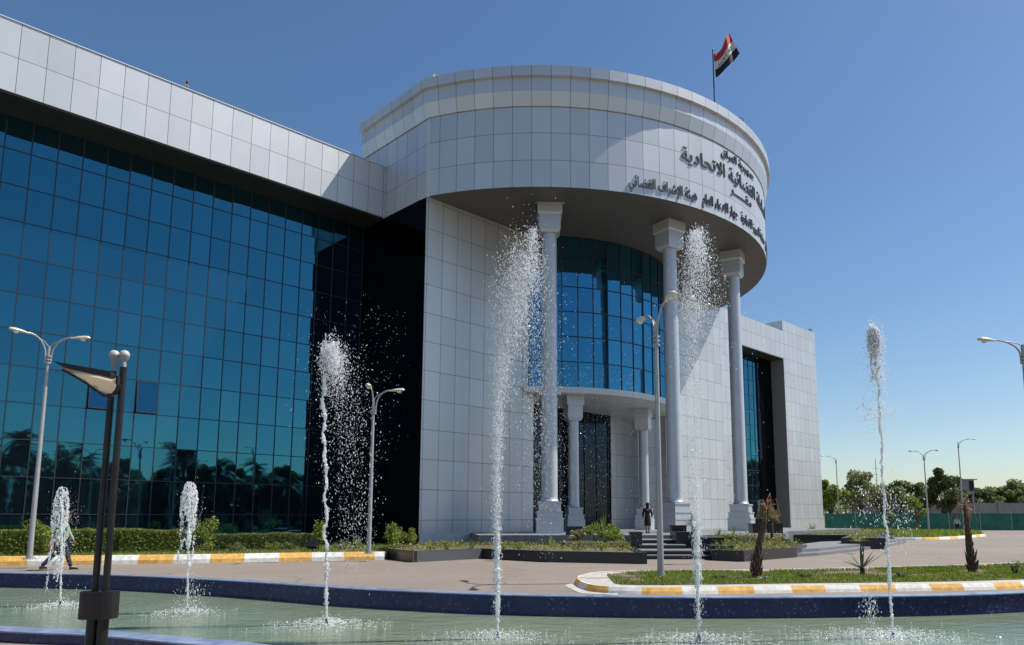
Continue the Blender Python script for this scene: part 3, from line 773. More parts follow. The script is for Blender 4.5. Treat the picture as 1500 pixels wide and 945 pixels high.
# ------------------------------------------------------------------ podium, steps, planters
def xy(px, py, z=0): return tuple(G(px, py, z)[:2])
pod = worldthing('entrance_podium', 'low grey stone podium with broad dark steps below the columns', 'podium', (4, 36, 0))
d = MB(); top_poly = [(-3.6, 36.9), (7.2, 36.9), (9.8, 36.9), (12.6, 40.5), (15.4, 47.9), (24.6, 58.6), tuple(W(37, -5, 0)[:2]), tuple(W(31, -4, 0)[:2]), tuple(W(8, -4, 0)[:2]), tuple(W(3.9, -.4, 0)[:2])]
d.prism(top_poly, 0, .83); d.build('platform', M['stone_grey'], pod)
for x0, x1, y0, z0, z1 in ((4.0, 5.95, 34.8, 0, .664), (3.9, 6.0, 32.9, 0, .498), (3.75, 6.75, 31.1, 0, .332), (3.7, 6.75, 30.5, 0, .166)):
    d = MB(); d.prism([(x0, y0), (x1, y0), (x1, 36.88), (x0, 36.88)], z0 - .02, z1 - .04, 0); d.build('step_riser', M['granite'], pod)
    d = MB(); d.prism([(x0 - .01, y0 - .04), (x1 + .01, y0 - .04), (x1 + .01, 36.885), (x0 - .01, 36.885)], z1 - .04, z1, 0); d.build('step_tread', M['stone_grey'], pod)
# curved low steps to the right of the second planter
for z1, off in ((.28, 0), (.14, .9)):
    pts = [xy(1150, 815 + off * 2.2)] + [xy(x, y + off * 2.5) for x, y in ((1200, 812), (1250, 806), (1300, 799))]
    pts = [(p[0], p[1]) for p in pts] + [(24, 50), (16, 44), (11, 36)]
    d = MB(); d.prism(pts, -.01, z1); d.build('curved_step', M['stone_grey'], pod)
def planter(label, pts, h, wallm, soil=True, wd=.3):
    t = worldthing('planter', label, 'planter', (pts[0][0], pts[0][1], 0))
    P = [Vector((p[0], p[1], 0)) for p in pts]
    A = sum(P[i - 1].x * P[i].y - P[i].x * P[i - 1].y for i in range(len(P)))
    if A < 0: P.reverse()
    I = offset_loop(P, -wd)
    d = MB(); L = 0
    for i in range(len(P)):
        j = (i + 1) % len(P); l = (P[j] - P[i]).length; Z = lambda p, z: (p.x, p.y, z)
        d.face([Z(P[i], 0), Z(P[j], 0), Z(P[j], h), Z(P[i], h)], [(L, 0), (L + l, 0), (L + l, h), (L, h)], 0, True)
        d.face([Z(P[i], h), Z(P[j], h), Z(I[j], h), Z(I[i], h)], [(L, 0), (L + l, 0), (L + l, wd), (L, wd)], 0, True)
        d.face([Z(I[j], h), Z(I[i], h), Z(I[i], h - .2), Z(I[j], h - .2)], [(L, 0), (L + l, 0), (L + l, .2), (L, .2)], 0, True); L += l
    d.build('planter_wall', wallm, t)
    d = MB(); d.prism([(p.x, p.y) for p in I], 0, h - .06); d.build('soil', M['soil'], t)
    return t
pA = [(-7.3, 31.4), (-5.25, 28.45), (-2.88, 30.95), (-.2, 28.6), (3.55, 27.4), (3.6, 36.7), (-3.4, 36.7), (-6.2, 37.5)]
planter('long black granite planter with angled corners left of the entrance steps', pA, .42, M['granite'])
d = MB(); d.prism([(-5.27, 28.43), (-2.88, 30.93), (-2.9, 30.97), (-5.27, 28.5)], 0.002, .418)
fcg = d.build('planter_facing', M['granite_grey']); fcg['_tmp'] = 1
t_ = [o for o in bpy.data.objects if o.name.startswith('planter') and o.type == 'EMPTY'][0]
fcg.parent = t_; fcg.location = -t_.location; del fcg['_tmp']
planter('raised white rimmed planter full of shrubs left of the steps', [(.6, 33.6), (3.5, 33.6), (3.5, 36.8), (.6, 36.8)], .58, M['stone_grey'], wd=.12)
pB = [xy(1043, 821), xy(1090, 823), xy(1167, 816.5), (12.3, 35.6), (7.2, 35.6)]
planter('black granite planter right of the entrance steps', pB, .42, M['granite'])
planter('raised pale planter with agaves below the middle column', [(7.75, 35.7), (11.6, 35.7), (11.9, 36.85), (7.75, 36.85)], .66, M['stone_grey'], wd=.12)
planter('long black planter below the dark opening of the right wing', [(15.6, 47.6), (19.0, 47.4), (26.0, 56), (24.5, 58), (17.5, 50.5)], .60, M['granite'])
planter('short black planter at the far right end of the steps', [(15.9, 40.6), (18.2, 40.0), (20.5, 46.2), (18.9, 46.6)], .60, M['granite'])
def pier(label, x, y, wx, wy, h, steps=((1, 1),)):
    t = worldthing('stone_pier', label, 'stone pier', (x, y, 0)); d = MB(); 
    for s_, hh in steps: d.box(x - wx * s_ / 2, x + wx * s_ / 2, y - wy * s_ / 2, y + wy * s_ / 2, .0, h * hh)
    d.build('block', M['granite'], t)
    d = MB(); d.box(x - wx / 2 - .03, x + wx / 2 + .03, y - wy / 2 - .03, y + wy / 2 + .03, h - .05, h + .01); d.build('cap', M['granite'], t); return t
pier('stepped black granite block left of the steps by the flowering shrubs', 3.82, 33.4, .5, .8, 1.05)
pier('small black granite block behind the raised planter beside the left column', 1.2, 37.4, .9, .5, 1.25)
pier('tall black granite block at the top right of the steps', 6.25, 36.3, .7, .7, 1.32)
pier('wide black granite block one tier below the tall one, right of the stairs', 6.2, 34.4, .95, 1.1, 1.04)
pier('black granite block in the third tier right of the stairs', 7.05, 33.5, 1.25, 1.3, .82)
pier('low black granite block beside the lowest steps on the right', 7.1, 31.3, .85, 1.3, .54)
pier('black granite block at the corner below the third big column', 12.2, 42.0, 1.7, .9, 1.36)

# ------------------------------------------------------------------ vegetation at the building
def hedge(label, a, b, wd, z0, h, n, seed, leaf):
    a = Vector(a); b = Vector(b); t = worldthing('hedge', label, 'hedge', tuple(a)); r = random.Random(seed)
    e = b - a; L = e.length; e = e / L; s = Vector((-e.y, e.x, 0))
    core = MB(); 
    for i in range(int(L / .35)):
        p0 = a + e * (i * .35); nz = noise.noise(Vector((i * .35, seed, 0))) * .07
        c = p0 + e * .175 + Vector((0, 0, z0 + (h - .14 + nz) / 2)); core.cbox(Matrix.Translation(c) @ Matrix.Rotation(math.atan2(e.y, e.x), 4, 'Z'), .36, wd - .22, h - .14 + nz)
    core.build('branches', M['leaf_mid'], t)
    lf = MB()
    for i in range(n):
        u = r.random() * L; q = r.random()
        nzv = noise.noise(Vector((u * .9, seed, 0))) * .12 + noise.noise(Vector((u * 3, seed, 4))) * .05
        if q < .5: v = -wd / 2 + abs(r.gauss(0, .07)); z = r.random() * h
        elif q < .86: v = r.uniform(-.5, .5) * wd; z = h - abs(r.gauss(0, .06))
        else: v = wd / 2 - abs(r.gauss(0, .07)); z = r.random() * h
        p = a + e * u + s * v + Vector((0, 0, z0 + max(0, z + nzv * (z / h))))
        leafquad(lf, p, r.uniform(.05, .12), 0, .3, .6, r)
    lf.build('foliage', leaf, t)
hedge('long clipped green hedge below the blue glass wing at the far left', (-27, 25.2, 0), (-17.2, 30.6, 0), 1.1, .30, .93, 22000, 3, M['leaf_hedge'])
hedge('clipped green hedge between the dark twin lamp and the bright shrub', (-17.6, 30.2, 0), (-15.2, 31.6, 0), 1.2, .30, .89, 7000, 5, M['leaf_hedge'])
hedge('clipped hedge with shade painted into darker leaves below the glass wing near the black glazing', (-14.6, 31.8, 0), (-10.8, 33.9, 0), 1.1, .30, .70, 9000, 9, M['leaf_mid'])  # shade on this hedge is put into its darker leaf colour
shrub('shrub', 'bright yellow-green shrub standing at the end of the hedge', (-14.55, 30.9, .30), 1.75, .55, 1500, M['leaf_bright'], .10, 11)
shrub('shrub', 'bright bushy shrub behind the walking man at the left', (-19.3, 28.0, .30), 1.45, .6, 1300, M['leaf_bright'], .10, 12)
shrub('shrub', 'narrow green shrub below the black glazing beside the floodlight', (-9.9, 31.6, .30), 1.35, .33, 900, M['leaf_bright'], .09, 13)
for i, (px, py, lb, fl_) in enumerate(((165, 806, 'low white-flowering plant in the bed below the hedge, right of the twin lamp', 'leaf_white'), (205, 808, 'low plant with white blossom in the bed, left of the second small fountain', 'leaf_white'), (300, 808, 'low flowering plant in the bed right of the second small fountain', 'leaf_white'),
        (345, 808, 'low green plant in the bed below the darker hedge', None), (400, 806, 'leafy green plant in the bed left of the floodlight', None), (500, 805, 'leafy plant in the bed between floodlight and lamp', 'leaf_white'), (520, 803, 'small leafy plant beside the foot of the single-head lamp', None), (425, 806, 'low dense plant next to the small floodlight', None))):
    p = G(px, py, .30); shrub('bedding_plant', lb, tuple(p), .42, .42, 420, M['leaf_mid'] if i % 2 else M['leaf_hedge'], .07, 30 + i, 'plant', 'low plants in the bed below the hedge', M[fl_] if fl_ else None)
# grass in strip and on the island, ground cover in planters
gs = MB(); r = random.Random(5)
def scatter(mb, poly, n, z, h, wd, r, dens=None, m=0):
    xs = [p[0] for p in poly]; ys = [p[1] for p in poly]; k = 0; tries = 0
    while k < n and tries < n * 12:
        tries += 1; x = r.uniform(min(xs), max(xs)); y = r.uniform(min(ys), max(ys))
        if not inpoly(x, y, poly): continue
        if dens and noise.noise(Vector((x * dens, y * dens, 1.7))) < r.uniform(-.45, .12): continue
        blades(mb, x, y, z, h * r.uniform(.5, 1.4), wd, r, m); k += 1
scatter(gs, [p for p in strip if p[0] > -30], 14000, .30, .10, .018, r)
tag(gs.build('grass', M['grass']), 'short grass growing in the bed below the hedge', 'grass', kind='stuff')
gs = MB(); vis = [p for p in grass_poly if p[0] < 20]
scatter(gs, vis, 42000, .15, .065, .012, r, .9)
tag(gs.build('grass', M['grass']), 'patchy green turf on the kerbed island by the pool', 'grass', kind='stuff')
gs = MB(); scatter(gs, [(p.x, p.y + .6) for p in fk] + [(p.x, p.y) for p in fk2], 9000, .18, .28, .05, r)
tag(gs.build('grass', M['grass']), 'green grass on the distant kerbed island', 'grass', kind='stuff')
gc = MB()
pAi = [(p.x, p.y) for p in offset_loop([Vector((p[0], p[1], 0)) for p in pA], -.35)]
pAi2 = [(p.x, p.y) for p in offset_loop([Vector((p[0], p[1], 0)) for p in pA], .35)]
use = min((pAi, pAi2), key=lambda P: abs(sum(P[i - 1][0] * P[i][1] - P[i][0] * P[i - 1][1] for i in range(len(P)))))
xs = [p[0] for p in use]; ys = [p[1] for p in use]; k = 0
while k < 9000:
    x = r.uniform(min(xs), max(xs)); y = r.uniform(min(ys), max(ys)); k += 1
    if inpoly(x, y, use) and noise.noise(Vector((x * .8, y * .8, 9))) > r.uniform(-.5, .2): leafquad(gc, Vector((x, y, .40 + abs(r.gauss(0, .10)))), r.uniform(.04, .11), r.choice((0, 0, 0, 1, 2)), .3, .6, r)
tag(gc.build('ground_cover', [M['leaf_hedge'], M['leaf_mid'], M['leaf_dry']]), 'low green and dry ground cover in the long black planter', 'ground cover', kind='stuff')
def cover(poly, z, n, label, seed, h=.10):
    g_ = MB(); r_ = random.Random(seed); xs = [p[0] for p in poly]; ys = [p[1] for p in poly]
    for _ in range(n):
        x = r_.uniform(min(xs), max(xs)); y = r_.uniform(min(ys), max(ys))
        if inpoly(x, y, poly): leafquad(g_, Vector((x, y, z + abs(r_.gauss(0, h)))), r_.uniform(.05, .12), r_.choice((0, 0, 1, 1, 2)), .3, .6, r_)
    tag(g_.build('ground_cover', [M['leaf_hedge'], M['leaf_mid'], M['leaf_dry']]), label, 'ground cover', kind='stuff')
cover([(p[0] * .92 + .72, p[1] * .92 + 2.5) for p in pB], .38, 5000, 'low green ground cover in the planter right of the steps', 61, .13)
cover([(7.95, 35.85), (11.4, 35.85), (11.6, 36.7), (7.95, 36.7)], .61, 2500, 'leafy ground cover in the raised planter below the middle column', 62, .14)
cover([(16.2, 48.1), (18.9, 47.9), (25.2, 56), (24.5, 57.3), (17.9, 50.4)], .54, 6000, 'ground cover and grass in the long black planter', 63, .16)
cover([(16.2, 40.9), (18.0, 40.4), (20.0, 45.8), (19.0, 46.1)], .54, 2500, 'ground cover in the short black planter at the far end', 64, .12)
# rosette plants
def rosette(name, label, loc, n, L, wd, leaf, seed, up=.7, stem=0, cat='plant', group=None, droop=.25):
    t = thing(name, label, cat, loc, 0, group); r = random.Random(seed)
    if stem:
        d = MB(); d.tube([(0, 0, -.05), (.02, 0, stem * .5), (0, 0, stem)], [.09, .07, .06], 8); d.build('trunk', M['bark'], t, True)
    d = MB()
    for i in range(n):
        a = 2.4 * i + r.uniform(-.2, .2); e = R(r.uniform(12, 88)) * up + R(8); l = L * r.uniform(.75, 1.1)
        dr = Vector((math.cos(a) * math.cos(e), math.sin(a) * math.cos(e), math.sin(e))); sd_ = Vector((-math.sin(a), math.cos(a), 0)) * wd
        pts = []
        for k in range(6):
            q = k / 5; p = dr * l * q + Vector((0, 0, stem - droop * l * q * q * math.cos(e))); ww = (1 - q ** 1.6) * (.6 + .4 * min(1, q * 3)); pts.append((p - sd_ * ww, p + Vector((0, 0, -wd * .5 * ww)), p + sd_ * ww))
        for a_, b_ in zip(pts, pts[1:]):
            d.face([a_[0], a_[1], b_[1], b_[0]], [(0, 0)] * 4, 0, True); d.face([a_[1], a_[2], b_[2], b_[1]], [(0, 0)] * 4, 0, True)
    d.build('leaf', leaf, t); return t
rosette('agave_plant', 'grey-green agave with few stiff blades on the grass island', tuple(G(1263, 842, .15)), 12, .82, .05, M['leaf_agave'], 1, .95, .18, 'agave', droop=.0)
RP = 'spiky plants in the planters'
for i, (px, py, z, n, L, lb) in enumerate(((632, 805, .36, 26, .55, 'dark green spiky plant in front of the white plinth'), (690, 806, .36, 22, .5, 'spiky plant by the corner of the white plinth'),
        (809, 800, .36, 30, .62, 'broad-leaved spiky plant in front of the left column'), (1000, 0, 0, 0, 0, ''), (1050, 787, .62, 40, .8, 'large agave clump left of the middle planter'), (1030, 786, .62, 34, .75, 'agave clump beside the tall black block'),
        (1101, 798, .36, 26, .6, 'green spiky plant in the black planter right of the steps'), (1190, 780, .58, 34, .95, 'large dark agave in the long black planter'), (1257, 794, .55, 22, .6, 'spiky plant in the short black planter at the far end'))):
    if n: rosette('spiky_plant', lb, tuple(G(px, py, z)) if i not in (4, 5) else (8.9 if i == 4 else 8.2, 36.2, .6), n, L, .035, M['leaf_mid'] if i % 2 else M['leaf_hedge'], 50 + i, .85, 0, 'plant', RP)
rosette('yucca_plant', 'yucca with round tuft on a bare stem behind the middle lamp', tuple(G(1016, 812, .36)), 60, .55, .025, M['leaf_agave'], 71, 1.0, 1.0, 'yucca', droop=.35)
rosette('yucca_plant', 'green yucca tuft behind the leaning dead palm trunk', tuple(G(1131, 789, .7)), 70, .85, .03, M['leaf_bright'], 72, 1.0, .9, 'yucca', droop=.4)
shrub('shrub', 'leafy shrub left of the white plinth at the corner of the black planter', tuple(G(573, 803, .36)), 1.35, .45, 1100, M['leaf_bright'], .10, 14)
shrub('shrub', 'clipped darker shrub beside the dark wall corner', tuple(G(592, 800, .36)), .95, .6, 1300, M['leaf_hedge'], .08, 15)
for i, (x, y, lb) in enumerate(((1.3, 34.8, 'purple-grey flowering shrub in the raised planter, its left end'), (2.1, 34.6, 'dense green shrub in the middle of the raised planter'), (3.0, 34.9, 'green shrub at the right end of the raised planter'))):
    shrub('shrub', lb, (x, y, .52), .95 if i else .8, .6, 1500, (M['leaf_olive'], M['leaf_hedge'], M['leaf_bright'])[i], .09, 80 + i, 'shrub', None, M['leaf_white'] if i == 0 else None)
rosette('spiky_plant', 'tall spiky plant rising from the shrubs of the raised planter', (2.5, 34.5, .55), 24, 1.3, .035, M['leaf_bright'], 90, 1.15, .1, 'plant', RP)
for i, (px, py, lb) in enumerate(((655, 806, 'small yellow flowering weed before the white plinth'), (735, 808, 'tuft of flowering weeds right of the white plinth'), (760, 806, 'weeds with yellow blossom left of the first tall fountain drops'),
        (850, 806, 'yellow-green weeds before the grey wall'), (880, 806, 'weeds with dry tips near the end of the planter'), (910, 806, 'weeds at the right end of the black planter'), (1075, 802, 'low ground plants in the right black planter'), (1140, 800, 'low plants at the right end of the right black planter'))):
    shrub('flowering_weed', lb, tuple(G(px, py, .36)), .42, .45, 380, M['leaf_hedge'] if i % 2 else M['leaf_bright'], .06, 100 + i, 'plant', 'flowering weeds in the planters', M['leaf_yellow'])
for i, (px, py, lb) in enumerate(((1176, 847, 'small low weed on the grass island right of the leaning dead trunk'), (1320, 847, 'leafy weed on the grass island right of the agave'), (1487, 842, 'leafy green weed at the right edge of the grass island'), (1055, 848, 'low dark weed on the grass island beside the tall fountain'))):
    shrub('weed', lb, tuple(G(px, py, .15)), (.16, .22, .42, .14)[i], .3, 350, M['leaf_mid'], .05, 120 + i, 'plant', 'weeds on the grass island')
# dead palm trunks
def dead_palm(label, loc, h, lx, seed, fr):
    t = thing('dead_palm', label, 'dead palm', loc); r = random.Random(seed)
    d = MB(); pts = []; 
    for k in range(11):
        q = k / 10; pts.append((lx * q ** 1.5, .04 * math.sin(q * 5), h * .82 * q))
    d.tube(pts, [.095 * (1 - .62 * k / 10) * r.uniform(.85, 1.15) + .02 for k in range(11)], 9)
    for k in range(64):
        q = (k / 64) ** 1.7 * .9; a = 2.4 * k; p = Vector((lx * q ** 1.5, 0, h * .8 * q)); rr = .08 * (1 - .6 * q) + .012
        o_ = Vector((math.cos(a), math.sin(a), 0)); l = r.uniform(.14, .28) * (1.2 if q < .22 else .8)
        d.tube([p + o_ * rr * .6, p + o_ * (rr + (.04 if q < .22 else .005)) + Vector((0, 0, l * .5)), p + o_ * (rr + (.08 if q < .22 else .008)) + Vector((0, 0, l))], [.035, .026, .005], 5)
    d.build('trunk', M['dead_bark'], t, True)
    f = MB()
    for k in range(fr):
        a = r.uniform(0, 6.28); b = Vector((lx * .9, 0, h * .74)); l = h * r.uniform(.18, .42); o_ = Vector((math.cos(a), math.sin(a), 0)); up_ = r.uniform(.3, 1)
        P = [b, b + o_ * l * .12 + Vector((lx * .12, 0, l * .6 * up_)), b + o_ * l * .3 + Vector((lx * .2, 0, l * (up_ * 1.0 - .25))), b + o_ * l * .42 + Vector((lx * .2, 0, l * (up_ * .6 - .55)))]
        f.tube(P[:r.choice((3, 3, 4))], [.012, .009, .005, .002][:len(P)][:4] if False else .008, 4)
    f.build('dry_frond', M['leaf_dry'], t)
dead_palm('leaning dead palm trunk with brown bristles on the grass island, nearest the steps', tuple(G(1108, 846, .15)), 2.15, .36, 1, 44)
dead_palm('dead palm trunk with drooping dry fronds at the right of the grass island', tuple(G(1425, 838, .15)), 2.3, -.10, 2, 46)
st = MB(); r = random.Random(8)
for k in range(7):
    p = G(1113 + r.uniform(-6, 10), 848 + r.uniform(-2, 1), .17); st.ball(p, r.uniform(.04, .10), 7, 0, .6)
tag(st.build('stones', M['stone_grey']), 'small heap of pale stones at the foot of the leaning dead trunk', 'stones', kind='stuff')

# floodlight in the bed
fl = worldthing('floodlight', 'small black floodlight on a bracket in the bed below the dark glazing', 'floodlight', tuple(G(457, 808, .30)))
p = G(457, 808, .30); d = MB(); d.box(p.x - .03, p.x + .03, p.y - .03, p.y + .03, .28, .43); d.box(p.x - .22, p.x + .22, p.y - .02, p.y + .02, .41, .44); d.build('bracket', M['black'], fl)
d = MB(); d.cbox(Matrix.Translation((p.x, p.y, .60)) @ Matrix.Rotation(R(-25), 4, 'X'), .40, .16, .28); d.build('housing', M['black'], fl)
d = MB(); d.cbox(Matrix.Translation((p.x, p.y, .60)) @ Matrix.Rotation(R(-25), 4, 'X') @ Matrix.Translation((0, .085, 0)), .34, .01, .22); d.build('lens', M['lamp_lens'], fl)

# ------------------------------------------------------------------ street lamps (arm axis along local x)
def lamp_head(t, RZ, L, zt, hs=1.0):
    h = MB(); base = Vector((L, 0, zt)); n = 12; rings = []
    for q, rw, rh in ((0, .035, .035), (.10, .05, .05), (.30, .11, .09), (.55, .135, .10), (.68, .11, .085), (.74, .04, .03)):
        rings.append([base + Vector((q * hs, math.cos(2 * math.pi * k / n) * rw * hs, -.02 + q * .05 + (math.sin(2 * math.pi * k / n) * rh * (1.0 if math.sin(2 * math.pi * k / n) > 0 else .45)) * hs)) for k in range(n)])
    for a, b in zip(rings, rings[1:]):
        for k in range(n): h.face([a[k], a[(k + 1) % n], b[(k + 1) % n], b[k]], [(0, 0)] * 4, 0, True)
    h.face(rings[-1], [(0, 0)] * n, 0, True); h.face(rings[0], [(0, 0)] * n, 0, True)
    h.v = [RZ @ v for v in h.v]; o = h.build('lamp_head', M['lamp_head'], t, True)
    b = MB(); b.ball(base + Vector((.48 * hs, 0, -.045)), .105 * hs, 12, 0, .7); b.v = [RZ @ v for v in b.v]; b.build('lens', M['lamp_lens'], o, True)
def street_lamp(label, loc, rz, h, L, arms=(0, 180), rise=.45, group='tall grey street lamps'):
    t = thing('street_lamp', label, 'street lamp', loc, 0, group)
    d = MB(); d.tube([(0, 0, 0), (0, 0, h * .02), (0, 0, h)], [.095, .09, .05], 14); d.build('pole', M['lamp_grey'], t, True)
    d = MB(); d.lathe((0, 0, 0), [(.2, .0), (.2, .025), (.11, .03), (.11, .12)], 14)
    for k in range(4): d.lathe((.15 * math.cos(k * 1.57 + .78), .15 * math.sin(k * 1.57 + .78), 0), [(.02, .02), (.02, .07)], 6)
    d.build('base_plate', M['lamp_grey'], t)
    d = MB()
    for z in (h - .62, h - .50, h - .38): d.lathe((0, 0, z), [(.105, 0), (.105, .05)], 12)
    d.build('clamp', M['lamp_grey'], t)
    for an in arms:
        RZ = Matrix.Rotation(R(an) + rz, 3, 'Z')
        d = MB(); z0 = h - .6; La = L - .60
        P = [Vector((.09, 0, z0)), Vector((.10, 0, z0 + .25))]
        for k in range(1, 9):
            q = k / 8; P.append(Vector((.10 + (La - .10) * (1 - math.cos(q * 1.57)), 0, z0 + .25 + (rise + .35) * math.sin(q * 1.57))))
        d.tube(P, .028, 8)
        P = [Vector((0, 0, h - .03)), Vector((La * .22, 0, h + rise * .38)), Vector((La * .55, 0, h + rise * .72)), Vector((La, 0, z0 + .6 + rise))]
        d.tube(P, .018, 6); d.v = [RZ @ v for v in d.v]; d.build('arm', M['lamp_grey'], t, True)
        lamp_head(t, RZ, La - .04, z0 + .6 + rise * .97, .86)
    return t
def lamp_rz(dx, dy): return math.atan2(dy, dx)
street_lamp('tall twin-arm lamp behind the hedge kerb at the far left, before the blue glass', tuple(G(43, 819, .30)), 0, 7.40, 1.3, (240, 10), .36)
street_lamp('twin-arm lamp on the grass island in front of the columns, its arms end-on', tuple(G(968, 845, .15)), 0, 6.85, 1.45, (-79, 103))
street_lamp('lamp between the black glazing and the white wall, one head towards the white wall', tuple(G(540, 811, .30)), 0, 6.15, 1.25, (-3, 272), .34)
street_lamp('single-arm lamp right beside the far edge of the building, arm towards the building', tuple(G(1230, 777, 0)), math.pi, 9.6, 2.1, (0,), .4)
street_lamp('small distant twin-arm lamp in front of the dark round tree', tuple(G(1361, 780, .15)), 0, 8.2, 1.5, (150, -20))
street_lamp('distant single-arm lamp by the watchtower with its arm to the right', tuple(G(1413, 779, .15)), 0, 9.9, 2.1, (0,), .4)
pr = atY(1497.5, 505, 23.0); street_lamp('twin-arm lamp at the right edge of the photo, one curved arm reaching left', (pr.x, pr.y, .0), 0, pr.z, 1.55, (187, 20), .12)

# ------------------------------------------------------------------ dark twin-pole garden lamp by the basin
gl_ = worldthing('garden_lamp', 'dark twin-pole lamp with two white globes and a half-dish reflector beside the pool', 'garden lamp', (-5.35, 8.5, 0))
YL = 8.5
pa0, pb0 = atY(139, 868, YL), atY(154.5, 868, YL)
zg = atY(164, 520, YL).z; pa1 = Vector((pa0.x, YL, zg - .20)); pb1 = Vector((pb0.x, YL, zg - .15))
zc0, zc1 = atY(144, 906, YL).z, atY(144, 866, YL).z
d = MB(); d.tube([(pa0.x, YL, zc0), pa1], .037, 14); d.tube([(pa0.x, YL, 0), (pa0.x, YL, zc0 + .02)], .060, 14); d.build('pole', M['dark_metal'], gl_, True)
d = MB(); d.tube([(pb0.x, YL, zc0), pb1], .037, 14); d.tube([(pb0.x, YL, 0), (pb0.x, YL, zc0 + .02)], .060, 14); d.build('pole', M['dark_metal'], gl_, True)
xm = (pa0.x + pb0.x) / 2
d = MB(); n = 16; P = []
for k in range(n):
    a = 2 * math.pi * k / n; P.append((xm + math.copysign(abs(math.cos(a)) ** .6, math.cos(a)) * .195, YL + math.copysign(abs(math.sin(a)) ** .6, math.sin(a)) * .13))
d.prism(P, zc0, zc1); d.face([(p[0], p[1], zc0) for p in reversed(P)], [(0, 0)] * n, 0, True); d.build('collar', M['dark_metal'], gl_)
d = MB(); d.box(xm - .3, xm + .3, YL - .3, YL + .3, 0, .05); d.build('base_plate', M['dark_metal'], gl_)
for x in (pa0.x, pb0.x):
    d = MB(); d.ball((x, YL, zg), .058, 20); gb_ = d.build('globe', M['globe'], gl_, True)
    d = MB(); d.lathe((x, YL, 0), [(.036, zg - .20), (.022, zg - .17), (.030, zg - .12), (.022, zg - .085), (.045, zg - .05), (.0585, zg - .012)], 20, 0, False); d.build('globe_holder', M['globe_low'], gb_, True)
# reflector: dark visor bar with cream dish below it, leaning along -x
x0, x1 = atY(80, 530, YL - .2).x, pb0.x + .0
z0_, z1_ = atY(80, 530, YL - .2).z, atY(176, 545, YL - .2).z
d = MB(); 
for yy in (-.13, .13):
    pass
vis_ = [(x0, z0_), (x1, z1_), (x1, z1_ - .075), (x0 + .14, z0_ - .075)]
def slab(mb, P, y0, y1, m=0):
    a = [Vector((p[0], y0, p[1])) for p in P]; b = [Vector((p[0], y1, p[1])) for p in P]
    mb.face(a, [(0, 0)] * len(P), m, True); mb.face(list(reversed(b)), [(0, 0)] * len(P), m, True)
    for i in range(len(P)):
        j = (i + 1) % len(P); mb.face([a[i], b[i], b[j], a[j]], [(0, 0)] * 4, m, True)
slab(d, vis_, YL - .24, YL - .15); d.build('visor', M['dark_metal'], gl_)
dish = []; xa, za = x0 + .13, z0_ - .07; xb, zb_ = x1 - .03, z1_ - .07
for px, py in ((96, 541), (110, 549), (125, 558), (136, 568), (148, 575), (156, 575), (163, 570), (168, 562), (169.5, 553)):
    q = atY(px, py, YL - .13); dish.append((q.x, q.z))
top_ = [(xb - .01, zb_ - .004), (xa, za - .004)]
zt_ = max(p[1] for p in dish + top_); zb2 = min(p[1] for p in dish)
def dy_(z): return -.19 + .13 * (zt_ - z) / (zt_ - zb2)
d = MB(); PP = dish + top_; V2 = [Vector((p[0], p[1], 0)) for p in PP]
for t in tessellate_polygon([V2]):
    d.face([(PP[i][0], YL + dy_(PP[i][1]), PP[i][1]) for i in t], [(0, 0)] * 3, 0, True)
    d.face([(PP[i][0], YL + dy_(PP[i][1]) + .012, PP[i][1]) for i in reversed(t)], [(0, 0)] * 3, 0, True)
d.build('reflector_dish', M['reflector'], gl_)
edge_ = [atY(px, py, YL - .13) + Vector((0, .13, 0)) for px, py in ((96, 543), (110, 551), (125, 560.5), (136, 570.5), (148, 578.5), (157, 579), (166, 573), (172, 563), (173, 552))]
d = MB(); 
for a, b in zip(edge_, edge_[1:]): d.cbox(Matrix.Translation((a + b) / 2 + Vector((0, dy_((a.z + b.z) / 2), 0))) @ Matrix.Rotation(-math.atan2(b.z - a.z, b.x - a.x), 4, 'Y'), (b - a).length + .01, .05, .022)
d.build('reflector_rim', M['dark_metal'], gl_)

# ------------------------------------------------------------------ roof cameras, flag
def roof_camera(label, p, rz, sc=1.0):
    t = thing('security_camera', label, 'security camera', tuple(p), rz, 'security cameras on the roof edges')
    d = MB(); d.tube([(0, 0, -.02), (0, 0, .22)], .03, 8); d.lathe((0, 0, 0), [(.08, -.02), (.08, .02)], 8); d.build('post', M['black'], t)
    d = MB(); d.cbox(Matrix.Translation((.03, 0, .32)) @ Matrix.Rotation(R(14), 4, 'Y'), .46, .15, .17); d.build('housing', M['camera_body'], t)
    d = MB(); d.cbox(Matrix.Translation((.08, 0, .42)) @ Matrix.Rotation(R(14), 4, 'Y'), .5, .19, .02); d.build('sunshade', M['camera_body'], t)
    d = MB(); d.tube([(.26, 0, .265), (.275, 0, .26)], .055, 10); d.build('lens', M['black'], t); t.scale = (sc, sc, sc)
roof_camera('white camera on the parapet of the glass wing', W(-11.75, -4.7, 23.45), R(-60))
roof_camera('white camera on the cornice at the left corner of the drum', W(.25, .25, 27.16), R(30))
roof_camera('white camera on the cornice right of the flag', W(16.6 + .4, 10.6, 27.16), R(-10))
roof_camera('small camera on the right wing parapet just right of the third column', W(36.2, VR - .2, 23.0), R(0))
roof_camera('small camera on the far corner of the right wing', W(61.3, VR - .2, 24.25), R(0))
fp = worldthing('flagpole', 'thin dark flagpole on the roof of the drum carrying the flag', 'flagpole', (10.62, 44.2, 26.6))
ptop = atY(1044, 73, 44.2); pbm = Vector((10.62, 44.2, 26.6))
d = MB(); d.tube([pbm, ptop], [.05, .035], 8); d.build('pole', M['black'], fp, True)
d = MB(); d.ball(ptop, .06, 8); d.build('finial', M['black'], fp, True)
